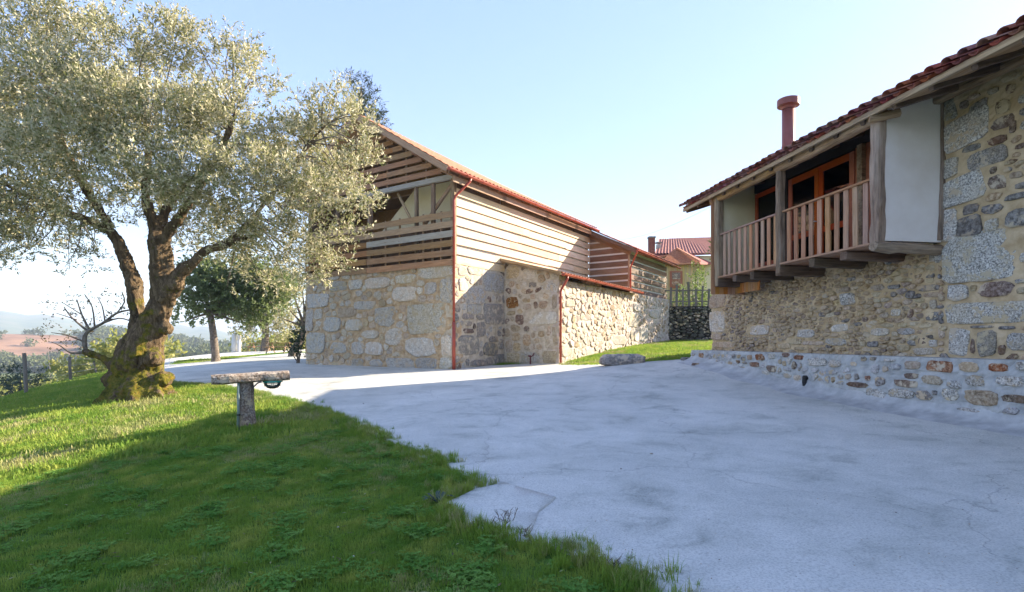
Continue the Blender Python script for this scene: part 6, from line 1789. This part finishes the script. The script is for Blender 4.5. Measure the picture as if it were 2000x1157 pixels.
# broad-leaved weeds, dry stalks by the slab
def weed(px, py, label, n, L, mat, seed, hgt=.05):
    q = G(px, py); r_ = random.Random(seed); v = []; f = []
    for i in range(n):
        a = 6.283*i/n+r_.uniform(-.3,.3); l = L*r_.uniform(.6, 1.1); o = len(v); wd = l*.13
        dx, dy = math.cos(a), math.sin(a)
        for t, ww, z in ((0,.2,.01),(.35,1,.5),(.7,.9,.9),(1,.05,.75)):
            v += [(q.x+dx*l*t-dy*wd*ww, q.y+dy*l*t+dx*wd*ww, q.z+.01+hgt*z), (q.x+dx*l*t+dy*wd*ww, q.y+dy*l*t-dx*wd*ww, q.z+.01+hgt*z)]
        for k_ in range(3): f.append((o+2*k_, o+2*k_+1, o+2*k_+3, o+2*k_+2))
    tag(obj_world('weed', v, f, M[mat], None), label, 'weed')
weed(855, 985, 'leafy blue green weed at the left tip of the corner slab', 12, .17, 'scrub_blue', 1, .09)
weed(445, 960, 'pale dandelion rosette in the middle of the shaded lawn', 11, .12, 'clover', 2)
weed(232, 985, 'flat dandelion rosette in the left part of the shaded lawn', 12, .12, 'clover', 3)
weed(395, 1118, 'single tall bright weed near the bottom of the lawn', 6, .09, 'yellow_leaf', 4, .12)
def stalks(px, py, label, n, H_, seed):
    q = G(px, py); r_ = random.Random(seed); t = thing('dry_stalks', label, 'dry plant', q)
    mb = MB()
    for i in range(n):
        a = Vector((q.x+r_.uniform(-.06,.06), q.y+r_.uniform(-.03,.03), q.z)); e = a+Vector((r_.uniform(-.07,.07), r_.uniform(-.03,.03), H_*r_.uniform(.6,1)))
        m_ = a.lerp(e, .5)+Vector((r_.uniform(-.02,.02),0,0)); mb.tube([a, m_, e], [.003,.0025,.0015], 4)
        for k_ in range(4):
            c = a.lerp(e, r_.uniform(.4,.95)); mb.tube([c, c+Vector((r_.uniform(-.05,.05), r_.uniform(-.02,.02), r_.uniform(.01,.05)))], [.002,.0012], 4)
    mb.build('stalk', M['stem'], t)
stalks(990, 1030, 'thin dry weed stalks standing in front of the pale slab', 7, .17, 1)
stalks(965, 1040, 'short dry stalks at the lower corner of the pale slab', 5, .1, 2)
stalks(1030, 1058, 'spindly dry stalks right of the pale slab', 5, .1, 3)
stalks(1210, 1108, 'reddish dry weeds at the tip of the lawn near the bottom edge', 6, .07, 4)
stalks(320, 752, 'thin green shoot growing at the right foot of the olive trunk', 6, .5, 5)
stalks(1110, 1075, 'dead twigs lying at the concrete edge left of the lawn tip', 5, .08, 6)
# small pebbles, dead leaves on the yard
import bmesh
def pebble_mesh(seed, mat):
    bm = bmesh.new(); bmesh.ops.create_icosphere(bm, subdivisions=1, radius=1); r_ = random.Random(seed)
    for v_ in bm.verts: v_.co = Vector((v_.co.x*r_.uniform(.8,1.2), v_.co.y*.7, v_.co.z*.45))
    me = bpy.data.meshes.new('pebble'); bm.to_mesh(me); bm.free(); me.materials.append(mat); return me
pm = [pebble_mesh(1, M['schist']), pebble_mesh(2, M['granite_pale'])]
lm = mesh_np('fallen_leaf', [(0,-1,0),(.45,0,.12),(0,1.1,.05),(-.45,0,.15)], [(0,1,2,3)], M['autumn_leaf'])
spots = [(1272,892,.022,0,'grey pebble on the yard, largest one, straight below the bench stone'),(1213,922,.016,0,'grey pebble on the yard just left of the largest one'),(943,893,.017,1,'brown leaf on the concrete above the pale slab'),
 (1098,848,.018,1,'brown leaf in the middle of the shaded yard'),(1250,800,.02,1,'small brown leaf on the yard nearest the bench stone'),(1022,940,.01,0,'tiny pebble on the concrete just above the pale slab'),
 (1480,905,.012,1,'brown leaf on the yard below the house ledge'),(710,792,.018,0,'small pebble on the yard close to the sunlit band'),(660,1038,.012,0,'white pebble lying in the shaded grass'),(690,1098,.012,0,'white pebble in the grass nearest the bottom edge'),
 (1750,1010,.012,0,'lone pebble on the right foreground of the yard')]
for i, (px, py, s_, kd, lab) in enumerate(spots):
    q = G(px, py)
    o = bpy.data.objects.new(('pebble', 'fallen_leaf')[kd], lm if kd else (pm[1] if 'white' in lab else pm[0]))
    link(o, None, Matrix.Translation((q.x, q.y, q.z+.03+s_*.3)) @ Matrix.Rotation(i*1.7, 4, 'Z') @ Matrix.Scale(s_, 4))
    tag(o, lab, ('pebble', 'leaf')[kd], ('pebbles', 'fallen leaves')[kd]+' scattered on the yard')

# ================================================================== haze
HAZE = True
if HAZE:
    zt = 140; zb = -40
    mb = MB(); mb.hexa([(-5600,-5600,zb),(-5600,5600,zb),(5600,5600,zb),(5600,-5600,zb),(-5600,-5600,zt),(-5600,5600,zt),(5600,5600,zt),(5600,-5600,zt)])
    o = mb.build('haze', None, None)
    m = bpy.data.materials.new('haze_air'); m.use_nodes = True; nt = m.node_tree; nt.nodes.clear()
    pv = nt.nodes.new('ShaderNodeVolumePrincipled'); pv.inputs['Density'].default_value = .00045; pv.inputs['Color'].default_value = (.66,.80,1,1); pv.inputs['Anisotropy'].default_value = 0.0
    ou = nt.nodes.new('ShaderNodeOutputMaterial'); nt.links.new(pv.outputs[0], ou.inputs['Volume'])
    o.data.materials.clear(); o.data.materials.append(m); tag(o, kind='stuff')
print('objects', len(sc.objects))
